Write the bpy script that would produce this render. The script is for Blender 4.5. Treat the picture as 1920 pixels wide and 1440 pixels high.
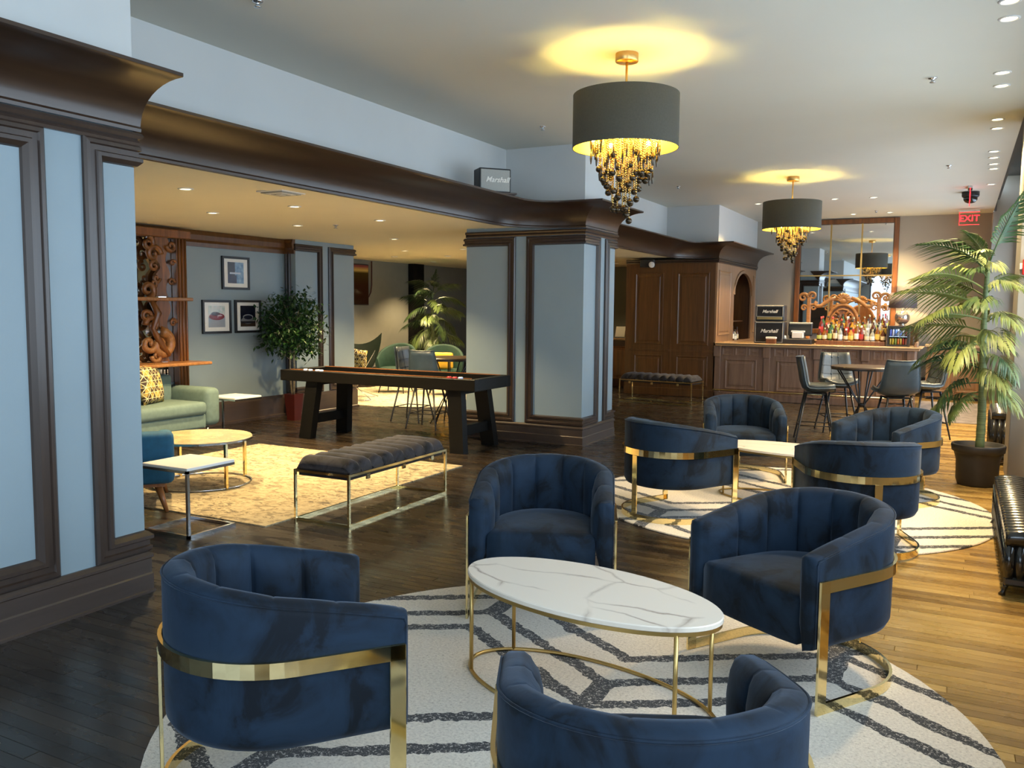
import bpy, bmesh, math, random
from mathutils import Vector, Matrix
import numpy as np
random.seed(7)
S = bpy.context.scene
COL = S.collection
PI = math.pi
for o in list(bpy.data.objects): bpy.data.objects.remove(o)

# ---------------------------------------------------------------- camera
yaw, pit, rol, FPX, CH = math.radians(27.5987), math.radians(5.0658), math.radians(0.5034), 1605.2, 1.55
fwd = Vector((-math.sin(yaw)*math.cos(pit), math.cos(yaw)*math.cos(pit), -math.sin(pit)))
rt = Vector((math.cos(yaw), math.sin(yaw), 0)); up = rt.cross(fwd)
rt = rt*math.cos(rol)+up*math.sin(rol); up = rt.cross(fwd)
cd = bpy.data.cameras.new('camera'); cam = bpy.data.objects.new('camera', cd); COL.objects.link(cam)
cd.sensor_fit = 'HORIZONTAL'; cd.sensor_width = 36; cd.lens = FPX/1920*36; cd.clip_start = .05; cd.clip_end = 100
M = Matrix((rt, up, -fwd)).transposed().to_4x4(); M.translation = Vector((0, 0, CH)); cam.matrix_world = M
S.camera = cam
# ---------------------------------------------------------------- world, exposure
S.view_settings.view_transform = 'Standard'; S.view_settings.look = 'None'
S.view_settings.exposure = 0.12; S.view_settings.gamma = 1; S.view_settings.use_curve_mapping = False
W = bpy.data.worlds.new('world'); S.world = W; W.use_nodes = True
bg = W.node_tree.nodes['Background']; bg.inputs[0].default_value = (.66, .83, 1, 1); bg.inputs[1].default_value = 5.4

def light(name, typ, loc, energy, color, size=.05, spot=None, blend=.5, rot=None, sy=None, portal=False):
    d = bpy.data.lights.new(name, typ); d.energy = energy; d.color = color
    if typ == 'AREA':
        d.shape = 'RECTANGLE'; d.size = size; d.size_y = sy or size
        if portal: d.cycles.is_portal = True
    else: d.shadow_soft_size = size
    if typ == 'SPOT': d.spot_size = spot; d.spot_blend = blend
    o = bpy.data.objects.new(name, d); COL.objects.link(o); o.location = loc
    if rot: o.rotation_euler = rot
    return o
# daylight portals in the window openings (right wall and the wall behind the camera)
for y0, y1 in ((-2.2, 3.9), (4.2, 8.9), (9.7, 17.2)):
    light('window_portal', 'AREA', (.93, (y0+y1)/2, 2.0), 1, (1, 1, 1), 2.6, rot=(0, PI/2, 0), sy=y1-y0, portal=True)
light('window_portal', 'AREA', (-1.5, -2.95, 1.95), 1, (1, 1, 1), 4.0, rot=(PI/2, 0, PI), sy=2.5, portal=True)

# ---------------------------------------------------------------- node material helpers
def newmat(name):
    m = bpy.data.materials.new(name); m.use_nodes = True; nt = m.node_tree
    return m, nt, nt.nodes['Principled BSDF']
def nd(nt, t, **k):
    n = nt.nodes.new(t)
    for a, v in k.items():
        if a.startswith('i'): n.inputs[int(a[1:])].default_value = v
        else: setattr(n, a, v)
    return n
def lk(nt, a, b): nt.links.new(a, b)
def ramp(nt, fac, stops):
    r = nt.nodes.new('ShaderNodeValToRGB'); e = r.color_ramp.elements
    while len(e) < len(stops): e.new(.5)
    for q, (p, c) in zip(e, stops): q.position = p; q.color = (*c, 1)
    lk(nt, fac, r.inputs[0]); return r.outputs[0]
def noise(nt, scale=5, detail=3, stretch=(1, 1, 1), rough=.5, coord='Object', dist=0):
    tc = nt.nodes.new('ShaderNodeTexCoord'); mp = nt.nodes.new('ShaderNodeMapping'); mp.inputs['Scale'].default_value = stretch
    lk(nt, tc.outputs[coord], mp.inputs[0]); n = nt.nodes.new('ShaderNodeTexNoise')
    n.inputs['Scale'].default_value = scale; n.inputs['Detail'].default_value = detail; n.inputs['Roughness'].default_value = rough
    n.inputs['Distortion'].default_value = dist
    lk(nt, mp.outputs[0], n.inputs['Vector']); return n.outputs['Fac']
def bump(nt, b, h, strength=.2, dist=.01):
    n = nt.nodes.new('ShaderNodeBump'); n.inputs['Strength'].default_value = strength; n.inputs['Distance'].default_value = dist
    lk(nt, h, n.inputs['Height']); lk(nt, n.outputs[0], b.inputs['Normal'])
def simple(name, c, rough=.5, metal=0, var=.12, sc=8, bmp=0, bsc=60, stretch=(1, 1, 1), spec=None, coat=0, **kw):
    m, nt, b = newmat(name)
    f = noise(nt, sc, 3, stretch)
    lk(nt, ramp(nt, f, [(.3, tuple(x*(1-var) for x in c)), (.7, tuple(min(1, x*(1+var)) for x in c))]), b.inputs['Base Color'])
    b.inputs['Roughness'].default_value = rough; b.inputs['Metallic'].default_value = metal
    if spec is not None: b.inputs['Specular IOR Level'].default_value = spec
    if coat: b.inputs['Coat Weight'].default_value = coat; b.inputs['Coat Roughness'].default_value = .15
    if bmp: bump(nt, b, noise(nt, bsc, 2, stretch), bmp, .004)
    return m
def emis(name, c, s):
    m, nt, b = newmat(name); b.inputs['Base Color'].default_value = (*c, 1)
    b.inputs['Emission Color'].default_value = (*c, 1); b.inputs['Emission Strength'].default_value = s; return m
def wood(name, c1, c2, rough=.4, axis=0, sc=3, coat=0.15):
    m, nt, b = newmat(name); st = [9, 9, 9]; st[axis] = .7
    f = noise(nt, sc, 5, tuple(st), .6, dist=.6)
    lk(nt, ramp(nt, f, [(.3, c1), (.7, c2)]), b.inputs['Base Color'])
    b.inputs['Roughness'].default_value = rough; b.inputs['Coat Weight'].default_value = coat; b.inputs['Coat Roughness'].default_value = .2
    bump(nt, b, f, .12, .003); return m
def velvet(name, c, sheen=.7, tint=(.25, .45, .8)):
    m, nt, b = newmat(name)
    f = noise(nt, 5.5, 5, (1, 1, .8), .62, dist=.9)
    dk = tuple(x*.35 for x in c); lt = tuple(x*1.5 for x in c)
    lk(nt, ramp(nt, f, [(.40, dk), (.47, c), (.60, lt)]), b.inputs['Base Color'])
    b.inputs['Roughness'].default_value = .75; b.inputs['Sheen Weight'].default_value = sheen
    b.inputs['Sheen Roughness'].default_value = .35; b.inputs['Sheen Tint'].default_value = (*tint, 1)
    b.inputs['Specular IOR Level'].default_value = .25
    bump(nt, b, noise(nt, 9, 4), .25, .01); return m

MT = {}
MT['paint'] = simple('slate_paint', (.235, .30, .335), .45, var=.03, sc=2, bmp=.05, bsc=250)
MT['upper'] = simple('pale_paint', (.53, .54, .53), .6, var=.02, sc=2)
MT['ceil'] = simple('ceiling_paint', (.57, .565, .495), .7, var=.02, sc=1)
MT['lceil'] = simple('lounge_ceiling_paint', (.90, .83, .62), .6, var=.02, sc=1)
MT['taupe'] = simple('lamp_warmed_slate', (.35, .32, .27), .6, var=.03, sc=2)  # slate wall paint with the warm lamp light mixed into its colour
MT['trim'] = wood('dark_brown_trim', (.030, .018, .013), (.046, .028, .020), .32, 2, 2)
MT['crown'] = wood('dark_brown_crown', (.026, .012, .006), (.040, .020, .010), .33, 1, 1.5, .15)
MT['base'] = wood('dark_brown_baseboard', (.040, .026, .02), (.056, .037, .028), .4, 1, 2)
MT['cab'] = wood('walnut_cabinet', (.070, .027, .006), (.135, .055, .014), .38, 2, 2.2)
MT['cab2'] = wood('walnut_light', (.20, .105, .048), (.31, .17, .08), .42, 2, 2.2)
MT['bar'] = wood('bar_front_wood', (.15, .080, .050), (.24, .14, .09), .42, 2, 2.2)
MT['bartop'] = wood('bar_top_wood', (.42, .26, .12), (.56, .36, .18), .25, 0, 2)
MT['carve'] = wood('carved_wood', (.10, .035, .008), (.25, .09, .022), .35, 2, 3)
MT['carve2'] = wood('carved_light_wood', (.22, .09, .025), (.42, .19, .06), .38, 0, 3)
MT['gold'] = simple('polished_brass', (.92, .76, .40), .09, 1, var=.05, sc=3)
MT['gold2'] = simple('satin_brass', (.62, .43, .16), .35, 1, var=.05, sc=3)
MT['chrome'] = simple('chrome', (.66, .68, .72), .18, 1, var=.03)
MT['black'] = simple('black_metal', (.012, .012, .014), .35, var=.2)
MT['blackw'] = simple('black_wood', (.004, .0035, .003), .5, spec=.22, var=.3, stretch=(1, 1, 6))
MT['plastic'] = simple('black_plastic', (.018, .018, .02), .45, var=.15)
MT['iron'] = simple('black_enamel_iron', (.012, .011, .010), .18, var=.2, coat=.5)
MT['velvet'] = velvet('navy_velvet', (.0052, .0138, .0280), .20, (.5, .6, .78))
MT['benchv'] = velvet('charcoal_velvet', (.028, .025, .028), .3, (.7, .68, .7))
MT['teal'] = simple('teal_fabric', (.004, .075, .15), .8, var=.15, sc=20, bmp=.15, bsc=400)
MT['sage'] = simple('sage_fabric', (.12, .18, .165), .8, var=.1, sc=20, bmp=.15, bsc=400)
MT['green'] = simple('bottle_green_fabric', (.003, .030, .020), .8, var=.2, sc=20)
MT['dgreen'] = simple('dark_green_leather', (.006, .014, .009), .5, var=.2)
MT['leather'] = simple('slate_leather', (.05, .075, .10), .36, var=.12, sc=12, bmp=.2, bsc=120)
MT['leather2'] = simple('worn_leather', (.085, .095, .10), .33, var=.2, sc=12, bmp=.2, bsc=120)
MT['white'] = simple('white_plastic', (.75, .75, .73), .4, var=.02)
MT['potred'] = simple('oxblood_pot', (.055, .007, .005), .35, var=.1)
MT['pot'] = simple('black_pot', (.016, .013, .012), .5, var=.2, sc=20)
MT['soil'] = simple('soil', (.05, .035, .022), .95, var=.5, sc=60, bmp=.8, bsc=80)
MT['bark'] = simple('pale_bark', (.42, .34, .22), .8, var=.3, sc=30)
MT['ptrunk'] = simple('palm_trunk', (.16, .20, .08), .6, var=.35, sc=14, stretch=(.3, .3, 4))
MT['mirror'] = simple('mirror_glass', (.80, .83, .84), .015, 1, var=.005)
MT['tabwood'] = wood('table_wood', (.045, .028, .018), (.08, .05, .032), .4, 0, 3)
MT['leg_wood'] = wood('teak_leg', (.22, .08, .02), (.34, .13, .04), .4, 2, 3)
MT['grille'] = simple('grey_grille_cloth', (.36, .36, .33), .9, var=.1, sc=150, bmp=.3, bsc=300)
MT['bgrille'] = simple('black_grille_cloth', (.012, .012, .014), .9, var=.25, sc=200, bmp=.3, bsc=300)
MT['cream'] = simple('cream_piping', (.62, .58, .46), .5)
MT['bulb'] = emis('warm_bulb', (1, .77, .19), 330)
MT['dl'] = emis('downlight_lens', (1, .84, .5), 9)
MT['red'] = emis('red_letters', (1, .02, .03), 3)
MT['redp'] = simple('red_plastic', (.55, .02, .02), .4)
MT['glassb'] = simple('smoked_glass_ball', (.05, .035, .02), .06, .6, var=.2)
MT['bead'] = simple('gold_bead', (.75, .55, .22), .2, 1, var=.2)
MT['shade'] = simple('charcoal_shade', (.065, .06, .045), .75, var=.08, sc=90)
MT['shadein'] = simple('gold_lining', (.95, .66, .12), .38, .55, var=.05)
MT['paper'] = simple('mat_board', (.82, .79, .72), .7, var=.02)

def leafmat(name, c1, c2, tr=.25):
    m, nt, b = newmat(name)
    oi = nd(nt, 'ShaderNodeObjectInfo'); f = noise(nt, 7, 2)
    a = nd(nt, 'ShaderNodeMath', operation='ADD'); lk(nt, oi.outputs['Random'], a.inputs[0]); lk(nt, f, a.inputs[1])
    h = nd(nt, 'ShaderNodeMath', operation='MULTIPLY', i1=.5); lk(nt, a.outputs[0], h.inputs[0])
    lk(nt, ramp(nt, h.outputs[0], [(.3, c1), (.75, c2)]), b.inputs['Base Color'])
    b.inputs['Roughness'].default_value = .45
    b.inputs['Specular IOR Level'].default_value = .5
    return m
MT['palm'] = leafmat('palm_leaf', (.030, .075, .022), (.26, .30, .085))
MT['palmd'] = leafmat('palm_leaf_dark', (.008, .026, .010), (.09, .13, .035))
MT['ficus'] = leafmat('ficus_leaf', (.012, .05, .010), (.07, .15, .028))

def marble():
    m, nt, b = newmat('white_marble')
    tc = nd(nt, 'ShaderNodeTexCoord'); n = nd(nt, 'ShaderNodeTexNoise'); n.inputs['Scale'].default_value = 3.2; n.inputs['Detail'].default_value = 5
    lk(nt, tc.outputs['Object'], n.inputs['Vector'])
    mx = nd(nt, 'ShaderNodeMix', data_type='VECTOR'); mx.inputs[0].default_value = .13
    lk(nt, tc.outputs['Object'], mx.inputs[4]); lk(nt, n.outputs['Color'], mx.inputs[5])
    mp = nd(nt, 'ShaderNodeMapping'); mp.inputs['Scale'].default_value = (1.0, 1.9, 0); mp.inputs['Rotation'].default_value = (0, 0, .5)
    mp.inputs['Location'].default_value = (.43, .2, 0)
    lk(nt, mx.outputs[1], mp.inputs[0])
    v = nd(nt, 'ShaderNodeTexVoronoi', feature='DISTANCE_TO_EDGE', voronoi_dimensions='2D'); v.inputs['Scale'].default_value = 2.6
    lk(nt, mp.outputs[0], v.inputs['Vector'])
    line = ramp(nt, v.outputs['Distance'], [(0, (1, 1, 1)), (.014, (.5, .5, .5)), (.045, (0, 0, 0))])
    f2 = noise(nt, 2.3, 2); k = ramp(nt, f2, [(.42, (0, 0, 0)), (.58, (1, 1, 1))])
    mu = nd(nt, 'ShaderNodeMath', operation='MULTIPLY'); lk(nt, line, mu.inputs[0]); lk(nt, k, mu.inputs[1])
    c = nd(nt, 'ShaderNodeMix', data_type='RGBA'); c.inputs[6].default_value = (.82, .73, .62, 1); c.inputs[7].default_value = (.33, .25, .20, 1)
    lk(nt, mu.outputs[0], c.inputs[0]); lk(nt, c.outputs[2], b.inputs['Base Color'])
    b.inputs['Roughness'].default_value = .22; return m
MT['marble'] = marble()

def mth(nt, op, a, b=None, c=None):
    n = nt.nodes.new('ShaderNodeMath'); n.operation = op
    for i, x in enumerate((a, b, c)):
        if x is None: continue
        if isinstance(x, (int, float)): n.inputs[i].default_value = x
        else: lk(nt, x, n.inputs[i])
    return n.outputs[0]
def rugmat():
    """cream pile with three-line zigzags meeting in diamonds, speckled charcoal"""
    m, nt, b = newmat('zigzag_rug')
    tc = nd(nt, 'ShaderNodeTexCoord')
    wn = nd(nt, 'ShaderNodeTexNoise'); wn.inputs['Scale'].default_value = 5; wn.inputs['Detail'].default_value = 2
    lk(nt, tc.outputs['Object'], wn.inputs['Vector'])
    wo = mth(nt, 'MULTIPLY', mth(nt, 'SUBTRACT', wn.outputs['Fac'], .5), .05)
    sx = nd(nt, 'ShaderNodeSeparateXYZ'); lk(nt, tc.outputs['Object'], sx.inputs[0])
    x = mth(nt, 'ADD', sx.outputs[0], wo); y = mth(nt, 'ADD', sx.outputs[1], wo)
    t = mth(nt, 'PINGPONG', mth(nt, 'SUBTRACT', x, .05), .81)
    t = mth(nt, 'DIVIDE', t, .81)
    at = mth(nt, 'MULTIPLY', t, .5)
    def mod(v, P=2.15):   # wrap to -P/2..P/2
        return mth(nt, 'SUBTRACT', mth(nt, 'FLOORED_MODULO', mth(nt, 'ADD', v, P/2), P), P/2)
    fn = noise(nt, 60, 3, (1, 1, 1)); fe = noise(nt, 26, 2)
    hw = mth(nt, 'ADD', mth(nt, 'MULTIPLY', fe, .05), .014)
    masks = []
    r1 = mod(mth(nt, 'SUBTRACT', mth(nt, 'SUBTRACT', y, at), .295))   # group 1 centre line at .295 (lines +.245, -.03, -.24)
    for d in (.255, -.02, -.245): masks.append(mth(nt, 'LESS_THAN', mth(nt, 'ABSOLUTE', mth(nt, 'SUBTRACT', r1, d)), hw))
    r2 = mod(mth(nt, 'ADD', mth(nt, 'ADD', y, at), .30))
    for d in (.27, 0.0, -.27): masks.append(mth(nt, 'LESS_THAN', mth(nt, 'ABSOLUTE', mth(nt, 'SUBTRACT', r2, d)), hw))
    # short joining pieces at the turns
    for r, tt, lo, hi in ((r1, ('LESS_THAN', .06), -.24, -.02), (r1, ('GREATER_THAN', .94), 0, .25), (r2, ('GREATER_THAN', .94), -.27, 0), (r2, ('LESS_THAN', .06), 0, .27)):
        q = mth(nt, 'MULTIPLY', mth(nt, 'GREATER_THAN', r, lo), mth(nt, 'LESS_THAN', r, hi))
        masks.append(mth(nt, 'MULTIPLY', q, mth(nt, tt[0], t, tt[1])))
    k = masks[0]
    for q in masks[1:]: k = mth(nt, 'MAXIMUM', k, q)
    sp = noise(nt, 75, 2, (1, 1, 1), .6, dist=1.2)
    spk = ramp(nt, sp, [(.36, (.50, .45, .40)), (.45, (.018, .017, .018))])
    bgc = ramp(nt, noise(nt, 85, 3, (1, 1, 1), .7), [(.28, (.34, .28, .21)), (.40, (.63, .56, .47)), (.7, (.82, .745, .63))])
    c = nd(nt, 'ShaderNodeMix', data_type='RGBA'); lk(nt, k, c.inputs[0]); lk(nt, bgc, c.inputs[6]); lk(nt, spk, c.inputs[7])
    lk(nt, c.outputs[2], b.inputs['Base Color']); b.inputs['Roughness'].default_value = .95
    b.inputs['Sheen Weight'].default_value = .2
    bump(nt, b, noise(nt, 140, 2), .6, .006); return m
MT['rug'] = rugmat()
def persian(name, dark, light, edge):
    m, nt, b = newmat(name)
    f = noise(nt, 9, 6, (1, 1.6, 1), .72, dist=1.4)
    g = noise(nt, 1.3, 2)
    a = ramp(nt, f, [(.40, dark), (.52, light), (.72, edge)])
    c = nd(nt, 'ShaderNodeMix', data_type='RGBA'); lk(nt, ramp(nt, g, [(.35, (0, 0, 0)), (.65, (.4, .4, .4))]), c.inputs[0])
    lk(nt, a, c.inputs[6]); c.inputs[7].default_value = (*light, 1)
    lk(nt, c.outputs[2], b.inputs['Base Color']); b.inputs['Roughness'].default_value = .95
    bump(nt, b, noise(nt, 120, 2), .4, .004); return m
MT['persian'] = persian('faded_rug', (.08, .06, .04), (.36, .29, .17), (.48, .41, .28))
MT['cowhide'] = persian('mottled_cream_rug', (.25, .15, .08), (.72, .62, .42), (.75, .68, .5))

def floormat():
    m, nt, b = newmat('oak_floor')
    at = nd(nt, 'ShaderNodeAttribute', attribute_name='rnd')
    f = noise(nt, 3.0, 6, (1.0, 26, 1), .55, coord='Object', dist=.15)
    w = noise(nt, 1.1, 4, (1, 1.6, 1))       # patches that break up the grading
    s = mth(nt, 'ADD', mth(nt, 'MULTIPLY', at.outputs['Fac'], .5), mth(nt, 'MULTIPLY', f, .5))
    # worn oak along the windows, with the golden light there painted into its colour
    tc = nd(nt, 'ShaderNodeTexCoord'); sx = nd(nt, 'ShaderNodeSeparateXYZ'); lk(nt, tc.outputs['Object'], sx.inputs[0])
    lit_wear = mth(nt, 'ADD', mth(nt, 'ADD', mth(nt, 'MULTIPLY', sx.outputs[0], .55), .95), mth(nt, 'MULTIPLY', mth(nt, 'SUBTRACT', w, .5), .5))
    wr = nd(nt, 'ShaderNodeClamp'); lk(nt, lit_wear, wr.inputs[0])
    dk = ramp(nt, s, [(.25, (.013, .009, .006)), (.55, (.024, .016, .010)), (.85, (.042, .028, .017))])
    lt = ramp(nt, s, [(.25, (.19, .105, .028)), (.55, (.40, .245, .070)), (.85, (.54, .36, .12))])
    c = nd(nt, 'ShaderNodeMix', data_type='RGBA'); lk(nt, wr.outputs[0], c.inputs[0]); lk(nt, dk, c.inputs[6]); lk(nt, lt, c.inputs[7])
    lk(nt, c.outputs[2], b.inputs['Base Color'])
    r = ramp(nt, noise(nt, 3.5, 4, (1, 3, 1)), [(.3, (.20, .20, .20)), (.7, (.36, .36, .36))])
    lk(nt, r, b.inputs['Roughness']); b.inputs['Specular IOR Level'].default_value = .55
    bump(nt, b, f, .12, .002); return m
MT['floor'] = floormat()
def glassmat():
    m = bpy.data.materials.new('window_glass'); m.use_nodes = True; nt = m.node_tree; nt.nodes.clear()
    o = nd(nt, 'ShaderNodeOutputMaterial'); t = nd(nt, 'ShaderNodeBsdfTransparent'); g = nd(nt, 'ShaderNodeBsdfGlossy'); g.inputs['Roughness'].default_value = .02
    l = nd(nt, 'ShaderNodeLayerWeight'); l.inputs[0].default_value = .12
    x = nd(nt, 'ShaderNodeMixShader'); lk(nt, l.outputs['Fresnel'], x.inputs[0]); lk(nt, t.outputs[0], x.inputs[1]); lk(nt, g.outputs[0], x.inputs[2]); lk(nt, x.outputs[0], o.inputs[0])
    return m
MT['glass'] = glassmat()
def trianglemat():
    """cushion print: gold triangles between fine lines on brown"""
    m, nt, b = newmat('triangle_print')
    tc = nd(nt, 'ShaderNodeTexCoord'); sx = nd(nt, 'ShaderNodeSeparateXYZ'); lk(nt, tc.outputs['Generated'], sx.inputs[0])
    k = None
    for ax, ay in ((0, 1), (.866, .5), (-.866, .5)):
        v = mth(nt, 'ADD', mth(nt, 'MULTIPLY', sx.outputs[0], ax*7), mth(nt, 'MULTIPLY', sx.outputs[2], ay*7))
        q = mth(nt, 'GREATER_THAN', mth(nt, 'ABSOLUTE', mth(nt, 'SUBTRACT', mth(nt, 'FRACT', v), .5)), .45)
        k = q if k is None else mth(nt, 'MAXIMUM', k, q)
    f = ramp(nt, noise(nt, 5, 1, coord='Generated'), [(.50, (.05, .025, .012)), (.56, (.50, .33, .06))])
    c = nd(nt, 'ShaderNodeMix', data_type='RGBA'); lk(nt, k, c.inputs[0]); lk(nt, f, c.inputs[6]); c.inputs[7].default_value = (.85, .75, .42, 1)
    lk(nt, c.outputs[2], b.inputs['Base Color']); b.inputs['Roughness'].default_value = .6; return m
MT['tri'] = trianglemat()

# ---------------------------------------------------------------- mesh builder
class MB:
    def __init__(s): s.v = []; s.f = []; s.m = []; s.s = []
    def add(s, vs, fs, mi=0, sm=False, M=None):
        o = len(s.v)
        s.v += [tuple(M @ Vector(v)) for v in vs] if M is not None else [tuple(v) for v in vs]
        s.f += [tuple(o+i for i in f) for f in fs]; s.m += [mi]*len(fs); s.s += [sm]*len(fs); return s
    def box(s, x0, y0, z0, x1, y1, z1, bev=0, mi=0, M=None):
        if bev:
            bm = bmesh.new(); bmesh.ops.create_cube(bm, size=1)
            for v in bm.verts: v.co = Vector(((x0+x1)/2+v.co.x*(x1-x0), (y0+y1)/2+v.co.y*(y1-y0), (z0+z1)/2+v.co.z*(z1-z0)))
            bmesh.ops.bevel(bm, geom=list(bm.edges), offset=min(bev, .49*min(abs(x1-x0), abs(y1-y0), abs(z1-z0))), segments=3 if bev > .012 else 1, affect='EDGES', profile=.5)
            bm.verts.index_update()
            s.add([v.co.copy() for v in bm.verts], [[v.index for v in f.verts] for f in bm.faces], mi, bev > .012, M); bm.free(); return s
        vs = [(x, y, z) for z in (z0, z1) for y in (y0, y1) for x in (x0, x1)]
        return s.add(vs, [(0, 2, 3, 1), (4, 5, 7, 6), (0, 1, 5, 4), (2, 6, 7, 3), (0, 4, 6, 2), (1, 3, 7, 5)], mi, False, M)
    def tube(s, pts, r, n=8, closed=False, mi=0, M=None, sm=True):
        P = [Vector(p) for p in pts]; N = len(P); R = r if isinstance(r, (list, tuple)) else [r]*N
        T = []
        for i in range(N):
            a = P[(i-1) % N] if (closed or i > 0) else P[i]; b = P[(i+1) % N] if (closed or i < N-1) else P[i]
            T.append((b-a).normalized())
        u = T[0].orthogonal().normalized(); vs = []
        for i in range(N):
            u = (u-T[i]*u.dot(T[i])); u = u.normalized() if u.length > 1e-6 else T[i].orthogonal().normalized()
            w = T[i].cross(u)
            for k in range(n):
                a = 2*PI*k/n; vs.append(P[i]+(u*math.cos(a)+w*math.sin(a))*R[i])
        fs = []
        for i in range(N if closed else N-1):
            j = (i+1) % N
            for k in range(n): fs.append((i*n+k, i*n+(k+1) % n, j*n+(k+1) % n, j*n+k))
        if not closed: fs += [tuple(range(n-1, -1, -1)), tuple((N-1)*n+k for k in range(n))]
        return s.add(vs, fs, mi, sm, M)
    def lathe(s, prof, n=24, mi=0, M=None, sm=True, closed=False, cap=True):
        vs = [(r*math.cos(2*PI*k/n), r*math.sin(2*PI*k/n), z) for r, z in prof for k in range(n)]
        N = len(prof); fs = []
        for i in range(N if closed else N-1):
            j = (i+1) % N
            for k in range(n): fs.append((i*n+k, i*n+(k+1) % n, j*n+(k+1) % n, j*n+k))
        if not closed and cap:
            if prof[0][0] > 1e-5: fs.append(tuple(range(n-1, -1, -1)))
            if prof[-1][0] > 1e-5: fs.append(tuple((N-1)*n+k for k in range(n)))
        return s.add(vs, fs, mi, sm, M)
    def ball(s, c, r, n=10, m=6, mi=0, sc=(1, 1, 1)):
        pr = [(max(1e-6, math.sin(PI*i/m))*r, -math.cos(PI*i/m)*r) for i in range(m+1)]
        return s.lathe(pr, n, mi, Matrix.Translation(c) @ Matrix.Diagonal((*sc, 1)))
    def prism(s, poly, z0, z1, mi=0, M=None, sm=False):
        n = len(poly); vs = [(x, y, z0) for x, y in poly]+[(x, y, z1) for x, y in poly]
        fs = [tuple(range(n-1, -1, -1)), tuple(range(n, 2*n))]+[(i, (i+1) % n, n+(i+1) % n, n+i) for i in range(n)]
        return s.add(vs, fs, mi, sm, M)
    def sweep(s, path, prof, side=1, closed=False, mi=0, sm=False):
        """profile (out, z) carried along a plan path; out is to the right of travel"""
        N = len(path); P = [Vector(p) for p in path]; vs = []; K = len(prof)
        for i in range(N):
            d1 = (P[i]-P[i-1]).normalized() if (i > 0 or closed) else None
            d2 = (P[(i+1) % N]-P[i]).normalized() if (i < N-1 or closed) else None
            d1 = d1 or d2; d2 = d2 or d1
            n1 = Vector((d1.y, -d1.x)); n2 = Vector((d2.y, -d2.x)); m = (n1+n2)/(1+n1.dot(n2))
            for o, z in prof: q = P[i]+m*o*side; vs.append((q.x, q.y, z))
        fs = []
        for i in range(N if closed else N-1):
            j = (i+1) % N
            for k in range(K): l = (k+1) % K; fs.append((i*K+k, j*K+k, j*K+l, i*K+l))
        if not closed: fs += [tuple(range(K)), tuple((N-1)*K+k for k in range(K-1, -1, -1))]
        return s.add(vs, fs, mi, sm)
    def grid(s, rows, mi=0, sm=True, cu=False, cv=False, M=None):
        a = len(rows); b = len(rows[0]); fs = []
        for i in range(a if cu else a-1):
            for j in range(b if cv else b-1):
                fs.append((i*b+j, i*b+(j+1) % b, ((i+1) % a)*b+(j+1) % b, ((i+1) % a)*b+j))
        return s.add([p for r in rows for p in r], fs, mi, sm, M)
    def build(s, name, mats, parent=None, fix=True):
        me = bpy.data.meshes.new(name); me.from_pydata(s.v, [], s.f)
        for m in (mats if isinstance(mats, (list, tuple)) else [mats]): me.materials.append(MT[m] if isinstance(m, str) else m)
        me.polygons.foreach_set('material_index', s.m); me.polygons.foreach_set('use_smooth', s.s)
        if fix:
            bm = bmesh.new(); bm.from_mesh(me); bmesh.ops.recalc_face_normals(bm, faces=bm.faces); bm.to_mesh(me); bm.free()
        me.update(); o = bpy.data.objects.new(name, me); COL.objects.link(o)
        if parent: o.parent = parent
        return o
def tag(o, label=None, cat=None, group=None, kind=None):
    if label: o['label'] = label
    if cat: o['category'] = cat
    if group: o['group'] = group
    if kind: o['kind'] = kind
    return o
def struct(o): o['kind'] = 'structure'; return o
def empty(name, loc, rz=0, label=None, cat=None, group=None):
    o = bpy.data.objects.new(name, None); COL.objects.link(o); o.location = loc; o.rotation_euler.z = rz
    o.empty_display_size = .1
    return tag(o, label, cat, group)
KIDS = {}
def kids(o): return [c for c in bpy.data.objects if c.parent == o]
def dup(root, loc, rz, label=None, sc=None):
    def cp(o, par):
        c = o.copy(); COL.objects.link(c)
        if par: c.parent = par
        for k in kmap.get(o.name, []): cp(k, c)
        return c
    kmap = {}
    for o in bpy.data.objects:
        if o.parent: kmap.setdefault(o.parent.name, []).append(o)
    r = cp(root, None); r.location = loc; r.rotation_euler.z = rz
    if sc: r.scale = (sc, sc, sc)
    if label: r['label'] = label
    return r
def text_part(name, txt, size, mat, parent, M, ext=.002, shear=0, bold=0):
    cu = bpy.data.curves.new('txt', 'FONT'); cu.body = txt; cu.size = size; cu.extrude = ext; cu.shear = shear; cu.align_x = 'CENTER'; cu.align_y = 'CENTER'; cu.offset = bold
    cu.resolution_u = 3
    to = bpy.data.objects.new('txt', cu); COL.objects.link(to)
    dg = bpy.context.evaluated_depsgraph_get(); me = bpy.data.meshes.new_from_object(to.evaluated_get(dg))
    bpy.data.objects.remove(to); me.name = name; me.materials.clear(); me.materials.append(MT[mat]); me.transform(M)
    o = bpy.data.objects.new(name, me); COL.objects.link(o); o.parent = parent; return o
def RX(a): return Matrix.Rotation(a, 4, 'X')
def RY(a): return Matrix.Rotation(a, 4, 'Y')
def RZ(a): return Matrix.Rotation(a, 4, 'Z')
def TR(*p): return Matrix.Translation(p)
def arc(cx, cy, r, a0, a1, n=8): return [(cx+r*math.cos(a0+(a1-a0)*i/n), cy+r*math.sin(a0+(a1-a0)*i/n)) for i in range(n+1)]
ORD = ['first', 'second', 'third', 'fourth', 'fifth', 'sixth', 'seventh', 'eighth', 'ninth', 'tenth', 'eleventh', 'twelfth', 'thirteenth', 'fourteenth', 'fifteenth', 'sixteenth', 'seventeenth', 'eighteenth', 'nineteenth', 'twentieth']

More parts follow.
